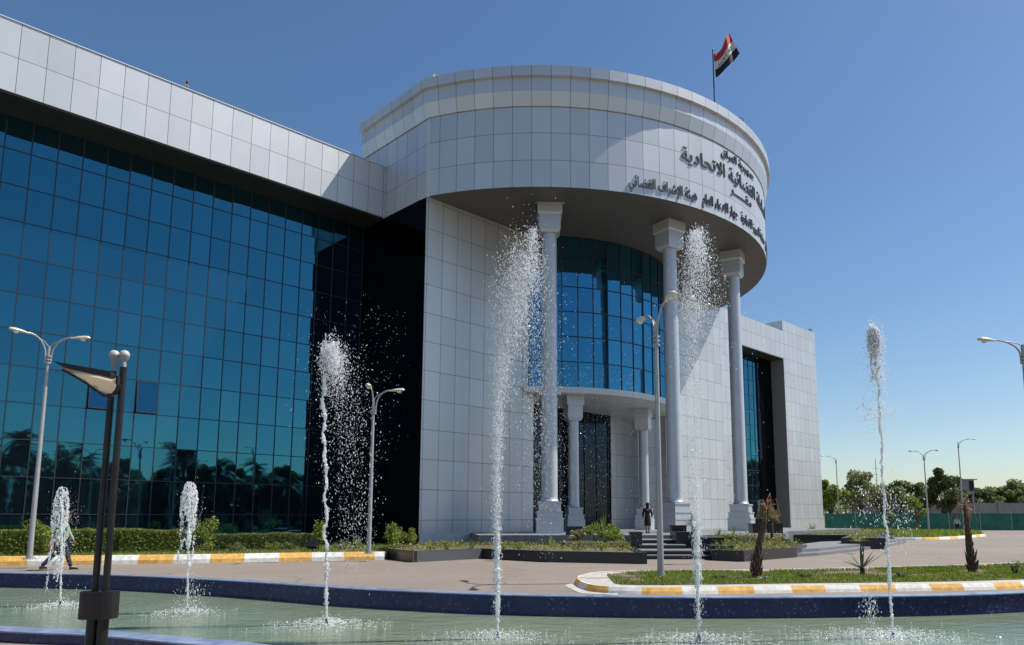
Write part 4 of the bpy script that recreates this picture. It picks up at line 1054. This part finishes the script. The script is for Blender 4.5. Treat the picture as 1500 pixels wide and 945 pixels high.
TE = [(1045, 79), (1051, 75.5), (1057, 72), (1062, 58), (1066, 51), (1070, 46.5)]; BE = [(1048.5, 114), (1056, 108), (1066, 99.5), (1074, 91), (1078, 84), (1083.5, 78)]
def interp(L, q):
    t = q * (len(L) - 1); i = min(int(t), len(L) - 2); f = t - i; return (L[i][0] * (1 - f) + L[i + 1][0] * f, L[i][1] * (1 - f) + L[i + 1][1] * f)
YF = 44.2
def flagpt(s, t, off=0):
    a, b = interp(TE, s), interp(BE, s); px, py = a[0] * (1 - t) + b[0] * t, a[1] * (1 - t) + b[1] * t
    return atY(px, py, YF) + Vector((0, .22 * math.sin(s * 8 + t * 1.4) * min(1, s * 4) - off, 0))
fm = []
for nm, c in (('flag_red', (.42, .03, .025)), ('flag_white', (.62, .60, .55)), ('flag_black', (.012, .012, .013))): fm.append(plain(nm, c, .8, 0, .12, 3))
d = MB(); NS, NT = 24, 12
for i in range(NS):
    for j in range(NT):
        q = [flagpt(i / NS, j / NT), flagpt((i + 1) / NS, j / NT), flagpt((i + 1) / NS, (j + 1) / NT), flagpt(i / NS, (j + 1) / NT)]
        d.face(q, [(0, 0)] * 4, j // 4, True)
fg = d.build('flag', fm, None, True); tag(fg, 'red white and black striped flag with green script, streaming to the right', 'flag')
d = MB(); fgreen = plain('flag_green_script', (.02, .16, .06), .8)
letters(d, 'الله اكبر', lambda x, y, dd: flagpt(.14 + .66 * x, .60 - .26 * y, .02 + dd), .004, .02)
lt = d.build('flag_script', fgreen, fg)

# ------------------------------------------------------------------ fountains
def drop(mb, p, s, r, m=0, st=1.0):
    a = Vector((s, 0, 0)); b = Vector((0, s, 0)); c = Vector((0, 0, s * st))
    th = r.uniform(0, 3.1); ph = r.gauss(0, .3); q = Matrix.Rotation(th, 3, 'Z') @ Matrix.Rotation(ph, 3, 'X'); a = q @ a; b = q @ b * r.uniform(.6, 1); c = q @ c
    i = len(mb.v); mb.v += [p + a, p - a, p + b, p - b, p + c, p - c]
    for f in ((0, 2, 4), (2, 1, 4), (1, 3, 4), (3, 0, 4), (2, 0, 5), (1, 2, 5), (3, 1, 5), (0, 3, 5)):
        mb.f.append(tuple(i + k for k in f)); mb.uv.append([(0, 0)] * 3); mb.m.append(m)
def fountain(label, bx, by, path, rad, wob, clouds, seed, foam=.55, nfoam=420, gap=None, hollow=None):
    b = G(bx, by, WL); Y = b.y; r = random.Random(seed)
    t = worldthing('fountain_jet', label, 'fountain jet', (b.x, b.y, WL), 'fountain jets in the pool')
    d = MB(); d.tube([(b.x, Y, WL - .5), (b.x, Y, WL + .05)], .035, 10); d.tube([(b.x, Y, WL + .05), (b.x, Y, WL + .11)], [.03, .018], 10); d.build('nozzle', M['nozzle'], t, True)
    P = [atY(x, y, Y) for x, y in path]; P[0] = Vector((b.x, Y, WL + .10))
    # dense wobbling column
    d = MB(); pts = []; rs = []; Ltot = sum((P[i + 1] - P[i]).length for i in range(len(P) - 1)); acc = 0
    for i in range(len(P) - 1):
        seg = P[i + 1] - P[i]; n = max(2, int(seg.length / .03))
        for k in range(n):
            q = k / n; p = P[i] + seg * q; s = (acc + seg.length * q) / Ltot
            nx = noise.noise(Vector((seed, p.z * 3.2, 0))) + .35 * noise.noise(Vector((seed, p.z * 12, 0))); ny = noise.noise(Vector((seed + 9, p.z * 3.0, 0)))
            rr = (rad[0] + (rad[1] - rad[0]) * s) * (1 + (1.1 * noise.noise(Vector((seed, p.z * 9, 7))) + .9 * noise.noise(Vector((seed, p.z * 27, 3)))) * min(1, s * 4 + .15)) * (.55 + .45 * abs(noise.noise(Vector((p.z * 2, seed, 5)))) * 2)
            pts.append(p + Vector((nx, ny, 0)) * wob * .8 * min(1, s * 3)); rs.append(max(.004, rr))
        acc += seg.length
    d.tube(pts, rs, 9, False); d.build('water_column', M['stream'], t, True)
    # ragged beads clinging to the column
    d = MB()
    for k in range(int(Ltot * 170)):
        i = int(r.random() * (len(pts) - 1)); s = i / len(pts); rr = rs[i]
        a = r.uniform(0, 6.28); q = rr * r.uniform(.6, 1.7)
        drop(d, pts[i] + Vector((math.cos(a) * q, math.sin(a) * q, r.uniform(-.03, .03))), r.uniform(.005, .016), r, 0, r.uniform(1, 2.6))
    for cx, cy, sx, sy, n, s0, s1, k_ in clouds:
        c0 = atY(cx, cy, Y); ux = sx / F_PX * Y; uz = sy / F_PX * Y
        for k in range(int(n * 2.8)):
            gx, gz = r.gauss(0, 1), r.gauss(0, 1)
            if k_ == 'u': gx, gz = r.uniform(-1.7, 1.7), r.uniform(-1.7, 1.7)
            if k_ == 't': gz = abs(gz) * -1; gx *= .35 + .5 * abs(gz)        # spreads below its tip
            p = c0 + Vector((gx * ux, r.gauss(0, 1) * ux * .8, gz * uz))
            if p.z < WL + .03: continue
            s = r.uniform(s0, s1) * (r.random() ** 1.3 + .22) * .70
            drop(d, p, s, r, 0, r.uniform(.9, 3.0))
    d.v, d.f  # built as one uncountable spray
    o = d.build('spray', M['spray'], t); o['kind'] = 'stuff'
    if hollow:                                                        # bell of water falling back round the jet
        d = MB(); x, y, wpx, hpx = hollow; c0 = atY(x, y, Y); wr = wpx / F_PX * Y; hh = hpx / F_PX * Y
        for k in range(2600):
            q = r.random() ** .75; a = r.uniform(0, 6.28); rr = wr * (min(1, q * 5 + .06) ** .38) * (1 - .12 * q) * r.uniform(.82, 1.08)
            if q > .35 and noise.noise(Vector((a * 1.5, q * 9, seed))) < .02 + (q - .35) * .5: continue
            drop(d, c0 + Vector((math.cos(a) * rr, math.sin(a) * rr, -q * hh)), r.uniform(.007, .016), r, 0, r.uniform(1.2, 2.8))
        o = d.build('falling_bell', M['spray'], t); o['kind'] = 'stuff'
    d = MB()
    for k in range(int(nfoam * 1.7)):
        a = r.uniform(0, 6.28); q = abs(r.gauss(0, 1)) * foam * .72; p = Vector((b.x + math.cos(a) * q * 1.25, Y + math.sin(a) * q, WL + .008 + abs(r.gauss(0, .075)) * max(0, 1 - q / foam / 1.2)))
        drop(d, p, r.uniform(.004, .017), r, 0, .6)
    for k in range(int(nfoam * 1.1)):
        a = r.uniform(0, 6.28); q = (r.random() ** .8) * foam * 1.5
        if noise.noise(Vector((math.cos(a) * q * 5 + seed, math.sin(a) * q * 9, 2))) < .05: continue
        s = r.uniform(.012, .04); p = Vector((b.x + math.cos(a) * q * 1.3, Y + math.sin(a) * q, WL + .006)); n = 6
        d.face([p + Vector((math.cos(j * 6.28 / n) * s * r.uniform(.6, 1.6), math.sin(j * 6.28 / n) * s * r.uniform(.3, .8), 0)) for j in range(n)], [(0, 0)] * n, 0, True)
    o = d.build('foam', M['spray'], t); o['kind'] = 'stuff'
    return t
fountain('small low jet with rounded top at the far left, in front of the walking man', 88, 888, ((88, 888), (90, 800), (92, 716)), (.018, .035), .03,
         ((88, 872, 16, 6, 60, .006, .012, 'g'), (94, 790, 11, 30, 200, .005, .012, 'g'), (100, 745, 8, 10, 60, .004, .010, 'g')), 1, .5, 420, hollow=(92, 713, 10, 150))
fountain('small low jet with pointed top between the dark twin lamp and the bright shrub', 274, 898, ((274, 898), (276, 800), (279, 708)), (.018, .035), .03,
         ((282, 870, 9, 16, 160, .006, .014, 'g'), (276, 890, 14, 5, 90, .006, .013, 'g'), (281, 780, 10, 30, 160, .005, .011, 'g')), 2, .5, 420, hollow=(279, 706, 11, 120))
fountain('medium jet with ragged white head before the black glazing', 478, 915, ((478, 915), (477, 700), (474, 600), (476, 548)), (.022, .038), .07,
         ((483, 521, 6, 11, 520, .012, .030, 'g'), (487, 530, 10, 16, 800, .006, .018, 'g'), (492, 550, 12, 24, 500, .006, .015, 'g'), (508, 600, 18, 40, 360, .005, .016, 'g'), (516, 700, 20, 70, 420, .005, .016, 'g'), (520, 790, 14, 30, 160, .005, .014, 'g'), (512, 560, 45, 70, 260, .004, .009, 'u')), 3, .62, 620)
fountain('tall jet blown into a wide spray left of the first big column', 729, 936, ((729, 936), (729, 850), (728, 770)), (.026, .05), .03,
         ((728, 800, 3, 55, 900, .005, .013, 'g'), (727, 700, 4, 60, 1100, .005, .014, 'g'), (729, 610, 5, 50, 1100, .005, .014, 'g'), (735, 530, 9, 36, 1300, .005, .014, 'g'), (750, 455, 14, 34, 2300, .005, .014, 'g'), (768, 400, 15, 30, 1900, .005, .013, 'g'), (781, 335, 11, 60, 900, .004, .012, 't'), (785, 500, 16, 75, 1200, .004, .011, 'g'), (797, 640, 18, 90, 700, .004, .010, 'g'), (860, 640, 50, 60, 1200, .0025, .005, 'u'), (800, 600, 70, 110, 500, .003, .007, 'u')), 4, .7, 500)
fountain('tall jet with feathery top between the second and third columns', 1024, 940, ((1024, 940), (1022, 850), (1019, 760)), (.026, .045), .03,
         ((1021, 800, 4, 60, 900, .005, .013, 'g'), (1019, 720, 5, 50, 500, .005, .013, 'g'), (1016, 640, 7, 60, 650, .005, .013, 'g'), (1012, 540, 9, 50, 800, .005, .013, 'g'), (1010, 450, 11, 30, 1300, .005, .013, 'g'), (1020, 338, 16, 62, 2000, .005, .014, 't'), (1036, 470, 12, 50, 420, .004, .012, 'g'), (1050, 640, 14, 90, 200, .004, .010, 'g'), (1018, 640, 60, 120, 240, .003, .007, 'u')), 5, .7, 620)
fountain('tall slim jet against the open sky at the right', 1308, 935, ((1308, 935), (1303, 850), (1294, 720), (1291, 650), (1288, 590), (1284, 540), (1281, 486)), (.020, .030), .055,
         ((1281, 500, 6, 12, 700, .006, .016, 'g'), (1283, 540, 8, 20, 360, .005, .014, 'g'), (1295, 560, 3, 34, 140, .005, .013, 'g'), (1283, 605, 14, 9, 240, .005, .014, 'g'), (1268, 600, 4, 26, 70, .004, .010, 'g'), (1288, 740, 24, 26, 200, .005, .018, 'g'), (1275, 895, 7, 18, 120, .006, .018, 'g'), (1325, 770, 8, 26, 70, .006, .016, 'g'), (1279, 494, 4, 9, 260, .010, .026, 'g')), 6, .9, 900, hollow=(1280, 480, 8, 80))

# ------------------------------------------------------------------ people
def skinmesh(name, V, E, Rd, mat, parent, levels=2):
    me = bpy.data.meshes.new(name); me.from_pydata([tuple(v) for v in V], E, [])
    o = bpy.data.objects.new(name, me); COL.objects.link(o)
    o.modifiers.new('s', 'SKIN'); sm = o.modifiers.new('u', 'SUBSURF'); sm.levels = levels; sm.render_levels = levels
    for i, q in enumerate(me.skin_vertices[0].data): q.radius = Rd[i] if hasattr(Rd[i], '__len__') else (Rd[i], Rd[i]); q.use_root = (i == 0)
    dg = bpy.context.evaluated_depsgraph_get(); dg.update(); m2 = bpy.data.meshes.new_from_object(o.evaluated_get(dg)); m2.name = name
    bpy.data.objects.remove(o); bpy.data.meshes.remove(me)
    m2.materials.clear(); m2.materials.append(mat)
    for p in m2.polygons: p.use_smooth = True
    if not m2.uv_layers: m2.uv_layers.new(name='UVMap')
    o = bpy.data.objects.new(name, m2); COL.objects.link(o); o.parent = parent; return o
def person(label, loc, rz, H, legs, arms, dress=None, top='cloth_white', bottom='cloth_navy', hair='hair', scarf=False, bag=False, sleeves=True):
    """legs: (knee_y, foot_y, foot_z) for left and right; arms: (elbow_y, wrist_y, wrist_x)"""
    t = thing('person', label, 'person', loc, rz); k = H / 1.75
    V = [Vector((0, 0, .95)), Vector((0, .01, 1.12)), Vector((0, .0, 1.34)), Vector((0, 0, 1.48)), Vector((0, .02, 1.57)), Vector((0, .025, 1.66)), Vector((0, .01, 1.72))]
    Rd = [(.145, .11), (.125, .095), (.15, .105), (.052, .052), (.072, .08), (.083, .095), (.05, .06)]
    E = [(0, 1), (1, 2), (2, 3), (3, 4), (4, 5), (5, 6)]
    def add(p, r_, par): V.append(Vector(p)); Rd.append(r_); E.append((par, len(V) - 1)); return len(V) - 1
    LG, AR = [], []
    for sx, (ky, fy, fz) in zip((-1, 1), legs):
        h = add((sx * .09, 0, .88), .088, 0); kn = add((sx * .095, ky, .49 + fz * .6), .058, h); an = add((sx * .095, fy, .085 + fz), .04, kn); to = add((sx * .105, fy + .15, .035 + fz), (.042, .03), an); LG.append((h, kn, an, to))
    for sx, (ey, wy, wx) in zip((-1, 1), arms):
        s_ = add((sx * .185, 0, 1.42), .055, 2); e_ = add((sx * (.23 + wx * .3), ey, 1.15), .04, s_); w_ = add((sx * (.24 + wx), wy, .92), .027, e_)
        hd = add((sx * (.245 + wx), wy + .015, .84), (.018, .036), w_)
        for fi_, (dy, l) in enumerate(((-.028, .075), (-.010, .088), (.010, .082), (.027, .065))):
            a = add((sx * (.245 + wx), wy + .015 + dy, .80), .0095, hd); add((sx * (.238 + wx), wy + .025 + dy, .80 - l * .8), .008, a)
        th = add((sx * (.235 + wx), wy + .055, .86), .011, w_); add((sx * (.228 + wx), wy + .075, .82), .009, th); AR.append((s_, e_, w_))
    V = [v * k for v in V]; Rd = [(q[0] * k, q[1] * k) if hasattr(q, '__len__') else q * k for q in Rd]
    skinmesh('body', V, E, Rd, M['skin'], t, 2)
    def sub(idx, edges, grow, name, mat, par=t, over=None):
        mp = {i: j for j, i in enumerate(idx)}
        rr = []
        for i in idx:
            q = Rd[i]; g_ = grow[i] if isinstance(grow, dict) and i in grow else (grow.get('d', .015) if isinstance(grow, dict) else grow)
            rr.append((q[0] + g_, q[1] + g_) if hasattr(q, '__len__') else q + g_)
        return skinmesh(name, [V[i] for i in idx], [(mp[a], mp[b]) for a, b in edges], rr, mat, par, 2)
    l, r2 = LG; al, ar = AR
    if not dress:
        sub([0, l[0], l[1], l[2], r2[0], r2[1], r2[2]], [(0, l[0]), (l[0], l[1]), (l[1], l[2]), (0, r2[0]), (r2[0], r2[1]), (r2[1], r2[2])], .022 * k, 'trousers', M[bottom])
    idx = [0, 1, 2, al[0], al[1], ar[0], ar[1]]; ed = [(0, 1), (1, 2), (2, al[0]), (al[0], al[1]), (2, ar[0]), (ar[0], ar[1])]
    if sleeves: idx += [al[2], ar[2]]; ed += [(al[1], al[2]), (ar[1], ar[2])]
    sub(idx, ed, .020 * k, 'coat' if dress else 'shirt', M[top])
    if dress:
        d = MB(); n = 20
        d.lathe((0, 0, 0), [(.01, dress), (.215 * k, dress + .005), (.20 * k, .6 * k), (.185 * k, .85 * k), (.165 * k, 1.0 * k), (.13 * k, 1.12 * k)], n, 0, False)
        for v in d.v: v.y *= .72
        d.build('skirt', M[top], t, True)
    for lg in LG:
        d = MB(); p = V[lg[2]]; q = V[lg[3]]
        d.tube([p + Vector((0, -.05 * k, -.045 * k)), (p + q) / 2 + Vector((0, 0, -.01)), q + Vector((0, .05 * k, -.008))], [.045 * k, .045 * k, .025 * k], 10); d.build('shoe', M['black'], t, True)
    d = MB()
    if scarf:
        d.lathe((0, 0, 0), [(.12 * k, 1.40 * k), (.10 * k, 1.50 * k), (.10 * k, 1.58 * k), (.118 * k, 1.66 * k), (.10 * k, 1.73 * k), (.05 * k, 1.775 * k), (.002, 1.785 * k)], 16, 0, False)
        for v in d.v: v.y -= .018
        d.build('headscarf', M[top], t, True)
    else:
        d.lathe((0, -.012 * k, 0), [(.085 * k, 1.60 * k), (.096 * k, 1.66 * k), (.09 * k, 1.72 * k), (.05 * k, 1.765 * k), (.002, 1.775 * k)], 14, 0, False); d.build('hair', M['hair'], t, True)
    d = MB()
    for sx in (-1, 1): d.ball((sx * .03 * k, .104 * k, 1.66 * k), .009 * k, 8)
    d.build('eye', M['black'], t)
    d = MB(); d.tube([(0, .10 * k, 1.665 * k), (0, .125 * k, 1.632 * k), (0, .102 * k, 1.625 * k)], [.008 * k, .013 * k, .006 * k], 6); d.build('nose', M['skin'], t, True)
    return t, V, AR
wp = G(949, 781.5, .83)
person('woman in a long black coat and headscarf walking up to the entrance', (wp.x, wp.y, .83), R(8), 1.68, ((.06, -.10, .02), (-.03, .14, 0)), ((.05, -.10, .06), (.02, .12, .06)), dress=.42, top='cloth_black', scarf=True)
mp_ = G(1403, 781, 0)
person('distant man in pale shirt and dark trousers standing by the far kerb', (mp_.x, mp_.y, 0), R(150), 1.80, ((.05, .20, 0), (-.02, -.16, .03)), ((.02, .14, .03), (0, -.10, .03)), top='cloth_white', bottom='cloth_black')
np_ = G(90, 835, 0)
t_, V_, AR_ = person('man in dark trousers and pale green top striding behind the small left fountain', (np_.x, np_.y, 0), R(-62), 1.82, ((.10, .24, 0), (-.20, -.52, .05)), ((.10, .22, .05), (-.08, -.18, .08)), top='cloth_teal', bottom='cloth_navy')
bg_ = thing('shoulder_bag', 'orange-red cloth bag hanging at the side of the striding man', 'bag', (np_.x - .30, np_.y - .10, 0), R(10))
d = MB(); d.prism([(-.09, -.05), (.09, -.05), (.09, .05), (-.09, .05)], .62, 1.02); 
for v in d.v: v.x *= 1.0 - (v.z - .62) * .8
d.build('bag_body', M['cloth_orange'], bg_); d = MB(); d.tube([(-.06, 0, 1.02), (.0, 0, 1.3), (.12, 0, 1.48), (.20, 0, 1.46)], .014, 6); d.build('strap', M['cloth_orange'], bg_)

# ------------------------------------------------------------------ far right background
nf = worldthing('mesh_fence', 'green shade-net fence running along the far side of the car park', 'fence', (40, 96, 0))
A_, B_ = Vector((36, 97, 0)), Vector((92, 95, 0)); d = MB(); e = (B_ - A_).normalized(); s_ = Vector((-e.y, e.x, 0))
nn = 80
for i in range(nn):
    a, b = A_.lerp(B_, i / nn), A_.lerp(B_, (i + 1) / nn); wa, wb = noise.noise(Vector((i * .7, 0, 0))) * .12, noise.noise(Vector((i * .7 + .7, 0, 0))) * .12
    a = a + s_ * wa; b = b + s_ * wb; ha, hb = 2.25 + wa * .6, 2.25 + wb * .6
    for off in (0, .02): d.face([(a.x, a.y + off, .05), (b.x, b.y + off, .05), (b.x, b.y + off, hb), (a.x, a.y + off, ha)], [(0, 0)] * 4, 0, True)
d.build('net', M['green_net'], nf)
for i in range(0, 15):
    p = A_.lerp(B_, i / 14); d = MB(); d.tube([(p.x, p.y - .05, 0), (p.x, p.y - .05, 2.35)], .04, 6); d.build('post', M['lamp_grey'], nf)
cwall = worldthing('boundary_wall', 'pale grey concrete boundary wall with piers behind the green net', 'wall', (60, 112, 0))
d = MB(); d.box(46, 120, 112, 112.4, 0, 3.9); d.build('wall_panel', M['concrete_wall'], cwall)
for i in range(14): d = MB(); d.box(46 + i * 5.5, 46.9 + i * 5.5, 111.8, 112.6, 0, 4.25); d.build('pier', M['concrete_wall'], cwall)
wtw = worldthing('watchtower', 'small concrete watchtower cabin with flat roof above the boundary wall', 'watchtower', (60.5, 108, 0))
tx0, tx1 = atY(1407, 722, 108).x, atY(1428, 722, 108).x; tz0, tz1 = atY(1407, 724, 108).z, atY(1407, 703, 108).z
d = MB(); d.box(tx0, tx1, 108, 110.5, tz0, tz1); d.build('cabin', M['concrete_wall'], wtw)
d = MB(); d.box(tx0 - .25, tx1 + .35, 107.7, 110.8, tz1, tz1 + .12); d.build('roof', M['concrete_wall'], wtw)
d = MB(); d.box(tx1 - .75, tx1 - .12, 107.97, 108.02, tz0 + .5, tz1 - .2); d.build('window', M['black'], wtw)
d = MB(); 
for x in (tx0 + .15, tx1 - .15): d.tube([(x, 108.3, 0), (x, 108.3, tz0)], .13, 8)
d.build('leg', M['concrete_wall'], wtw)
TG = 'trees beyond the green net fence'
def bgtree(label, px, pyb, Y, pytop, wpx, leaf, n, seed, ls=.42, flat=.8, th=.22, clusters=16, gap=.45):
    q = atY(px, 758, Y); h = atY(px, pytop, Y).z; cr = wpx / 2 / F_PX * Y
    t = thing('tree', label, 'tree', (q.x, Y, 0), 0, TG); tree_mesh(t, h, cr, h * th, n, leaf, ls, seed, clusters, flat, gap=gap); return t
bgtree('bright green tree touching the far edge of the building', 1218, 0, 101, 703, 44, M['leaf_bright'], 4200, 201)
bgtree('olive feathery tree left of the slim fountain, taller and sparser', 1262, 0, 103, 690, 56, M['leaf_olive'], 3400, 202, .36, .9, .2, 18, .3)
bgtree('small pale tree behind the slim fountain', 1292, 0, 106, 712, 30, M['leaf_olive'], 2200, 203, .34)
bgtree('grey-green tree right of the slim fountain', 1318, 0, 108, 704, 46, M['leaf_mid'], 3800, 204, .38)
bgtree('grey-green tree between slim fountain and dark round tree', 1346, 0, 112, 705, 40, M['leaf_mid'], 3600, 205, .38)
bgtree('large dark round-headed tree before the boundary wall', 1386, 0, 99, 689, 52, M['leaf_dark'], 7000, 206, .36, .95, .12, 22, .4)
bgtree('small bright young tree in front of the green net', 1343, 0, 92, 728, 26, M['leaf_bright'], 1100, 207, .25)
bgtree('dark low tree right of the watchtower', 1432, 0, 118, 714, 36, M['leaf_dark'], 3000, 208, .4)
bgtree('wide green tree right of the watchtower above the wall', 1462, 0, 120, 708, 50, M['leaf_mid'], 4400, 209, .4)
bgtree('wide green tree at the right edge of the photo above the wall', 1496, 0, 120, 705, 50, M['leaf_mid'], 4400, 210, .4)
bgtree('young sapling on the distant island beside the green net', 1304, 0, 86, 748, 14, M['leaf_mid'], 500, 211, .16)
far_m = MB(); r = random.Random(33)
for k in range(15000):
    x = r.uniform(48, 190); hh = 7.5 + 2.5 * noise.noise(Vector((x * .08, 0, 0))) + 1.2 * noise.noise(Vector((x * .35, 3, 0)))
    leafquad(far_m, Vector((x, 146 + r.gauss(0, 3), hh * (r.random() ** .6))), r.uniform(.5, 1.0), 0, .3, .7, r)
tag(far_m.build('distant_wood', M['leaf_mid']), 'distant belt of green trees behind the boundary wall', 'trees', kind='stuff')
thinp = atY(1288, 770, 125); t = thing('telecom_mast', 'thin faint mast rising behind the trees left of the slim fountain', 'mast', (thinp.x, 125, 0))
d = MB(); d.tube([(0, 0, 0), (0, 0, atY(1288, 672, 125).z)], [.12, .05], 6); d.build('pole', M['lamp_grey'], t)
d = MB(); 
for z in (8, 9, 10): d.box(-.4, .4, -.03, .03, z, z + .05)
d.build('crossbar', M['lamp_grey'], t)

for i, (u, v, h) in enumerate(((82, 20, 11.5), (86, 22, 12.5), (91, 20, 12), (96, 23, 13.5), (101, 22, 12.5), (106, 24, 13))):
    p = W(u, v, 0); t = thing('tree', 'tall tree mirrored in the blue strip of the right wing, %s of six' % 'first second third fourth fifth sixth'.split()[i], 'tree', (p.x, p.y, 0), i, 'trees mirrored in the right wing')
    tree_mesh(t, h, 3.0, 2.0, 2600, M['leaf_dark'], .6, 500 + i, 16, 1.0)

# ------------------------------------------------------------------ garden beside the pool, seen mirrored in the blue glass
def palm(loc, h, seed, label, nf=44, L=2.7):
    t = thing('palm_tree', label, 'palm tree', loc, 0, 'palms mirrored in the glass wing'); r = random.Random(seed)
    d = MB(); d.tube([(0, 0, -.05), (.1, 0, h * .5), (0, .1, h)], [.22, .16, .15], 9); d.build('trunk', M['bark'], t, True)
    f = MB()
    for k in range(nf):
        a = 2.4 * k; e = R(r.uniform(-25, 75)); l = L * r.uniform(.8, 1.1); P = []
        for j in range(8):
            q = j / 7; P.append(Vector((math.cos(a) * l * q * math.cos(e * (1 - .4 * q)), math.sin(a) * l * q * math.cos(e * (1 - .4 * q)), h + math.sin(e) * l * q - .55 * l * q * q)))
        f.tube(P, [.03, .027, .024, .02, .016, .012, .008, .004], 4)
        sd_ = Vector((-math.sin(a), math.cos(a), 0))
        for j in range(1, 22):
            q = j / 22 * 7; i = min(int(q), 6); p = P[i].lerp(P[i + 1], q - i); ll = .75 * math.sin(min(1, j / 8) * 1.57) * (1 - j / 40); dr = (P[i + 1] - P[i]).normalized()
            for sg in (-1, 1):
                e2 = p + (sd_ * sg + dr * .5 + Vector((0, 0, -.35))) * ll; f.face([p, p + dr * .12, e2], [(0, 0)] * 3, 0, True)
    f.build('frond', M['leaf_palm'], t)
for i, (u, v, h, nm) in enumerate(((-9.5, 45, 8.0, 'tall palm'), (-7.6, 47, 10.8, 'tallest palm'), (-5.2, 46, 7.6, 'middle palm'), (1.5, 47, 6.6, 'short palm'), (5.0, 45, 7.0, 'slim palm'), (8.8, 48, 9.6, 'high palm'), (17.5, 47, 9.4, 'leaning palm'))):
    p = W(u, v, 0); palm((p.x, p.y, 0), h - 1.2, 300 + i, nm + ' seen mirrored in the blue glass, %s from the left' % ('first second third fourth fifth sixth seventh'.split()[i]))
for i, (u, v, h, k_) in enumerate(((-13.5, 44, .92, 0), (-3, 44, .85, 1), (-.5, 43, .8, 3), (3.2, 43, .83, 4), (7, 43, .9, 1), (11, 44, 1.0, 0), (13.5, 43, .85, 2), (20.5, 44, .95, 4), (24, 45, .85, 0), (27.5, 44, .9, 1))):
    src = [o for o in bpy.data.objects if o.name.startswith('palm_tree')][k_]
    c_ = copy_tree(src); c_.location = W(u, v, 0); c_.rotation_euler = (0, 0, i * 1.1); c_.scale = (h, h, h)
    c_['label'] = 'smaller palm mirrored in the blue glass, %s smaller one from the left' % 'first second third fourth fifth sixth seventh eighth ninth tenth'.split()[i]
proto = None
for i in range(28):
    u = -18 + i * 1.95 + rnd.uniform(-.6, .6); v = 50 + rnd.uniform(-2, 3); p = W(u, v, 0)
    if proto is None or i == 8:
        proto = thing('garden_tree', '', 'tree', (0, 0, 0), 0, 'trees mirrored in the glass wing'); tree_mesh(proto, 6.6, 2.1, .5, 5200, M['leaf_dark'], .45, 400 + i, 20, 1.1); new = proto
        o = proto
    else: o = copy_tree(proto)
    o.location = p; o.rotation_euler = (0, 0, rnd.uniform(0, 6)); s_ = rnd.uniform(1.05, 1.38); o.scale = (s_, s_, s_)
    o['label'] = 'bushy dark tree seen only as a reflection along the foot of the blue glass'
gw = worldthing('garden_wall', 'pale garden wall raised to block light, a faint band mirrored in the glass wing', 'wall', tuple(W(0, 56, 0)))
d = MB(W); d.box(-30, 40, 56, 56.3, 0, 3.0); d.build('wall_panel', M['concrete_wall'], gw)  # height raised so the wall blocks light under the mirrored trees
for u, v, h, rz_, lb in ((2.3, 33, 8.2, AZ, 'twin-arm lamp mirrored in the glass nearest the two open windows'), (3.4, 35, 8.2, AZ + .6, 'second twin-arm lamp mirrored in the glass close to the first'), (9.2, 30, 8.2, AZ, 'twin-arm lamp mirrored in the glass near the black glazing')):
    p = W(u, v, 0); street_lamp(lb, (p.x, p.y, 0), math.pi / 2 - rz_, h, .9)
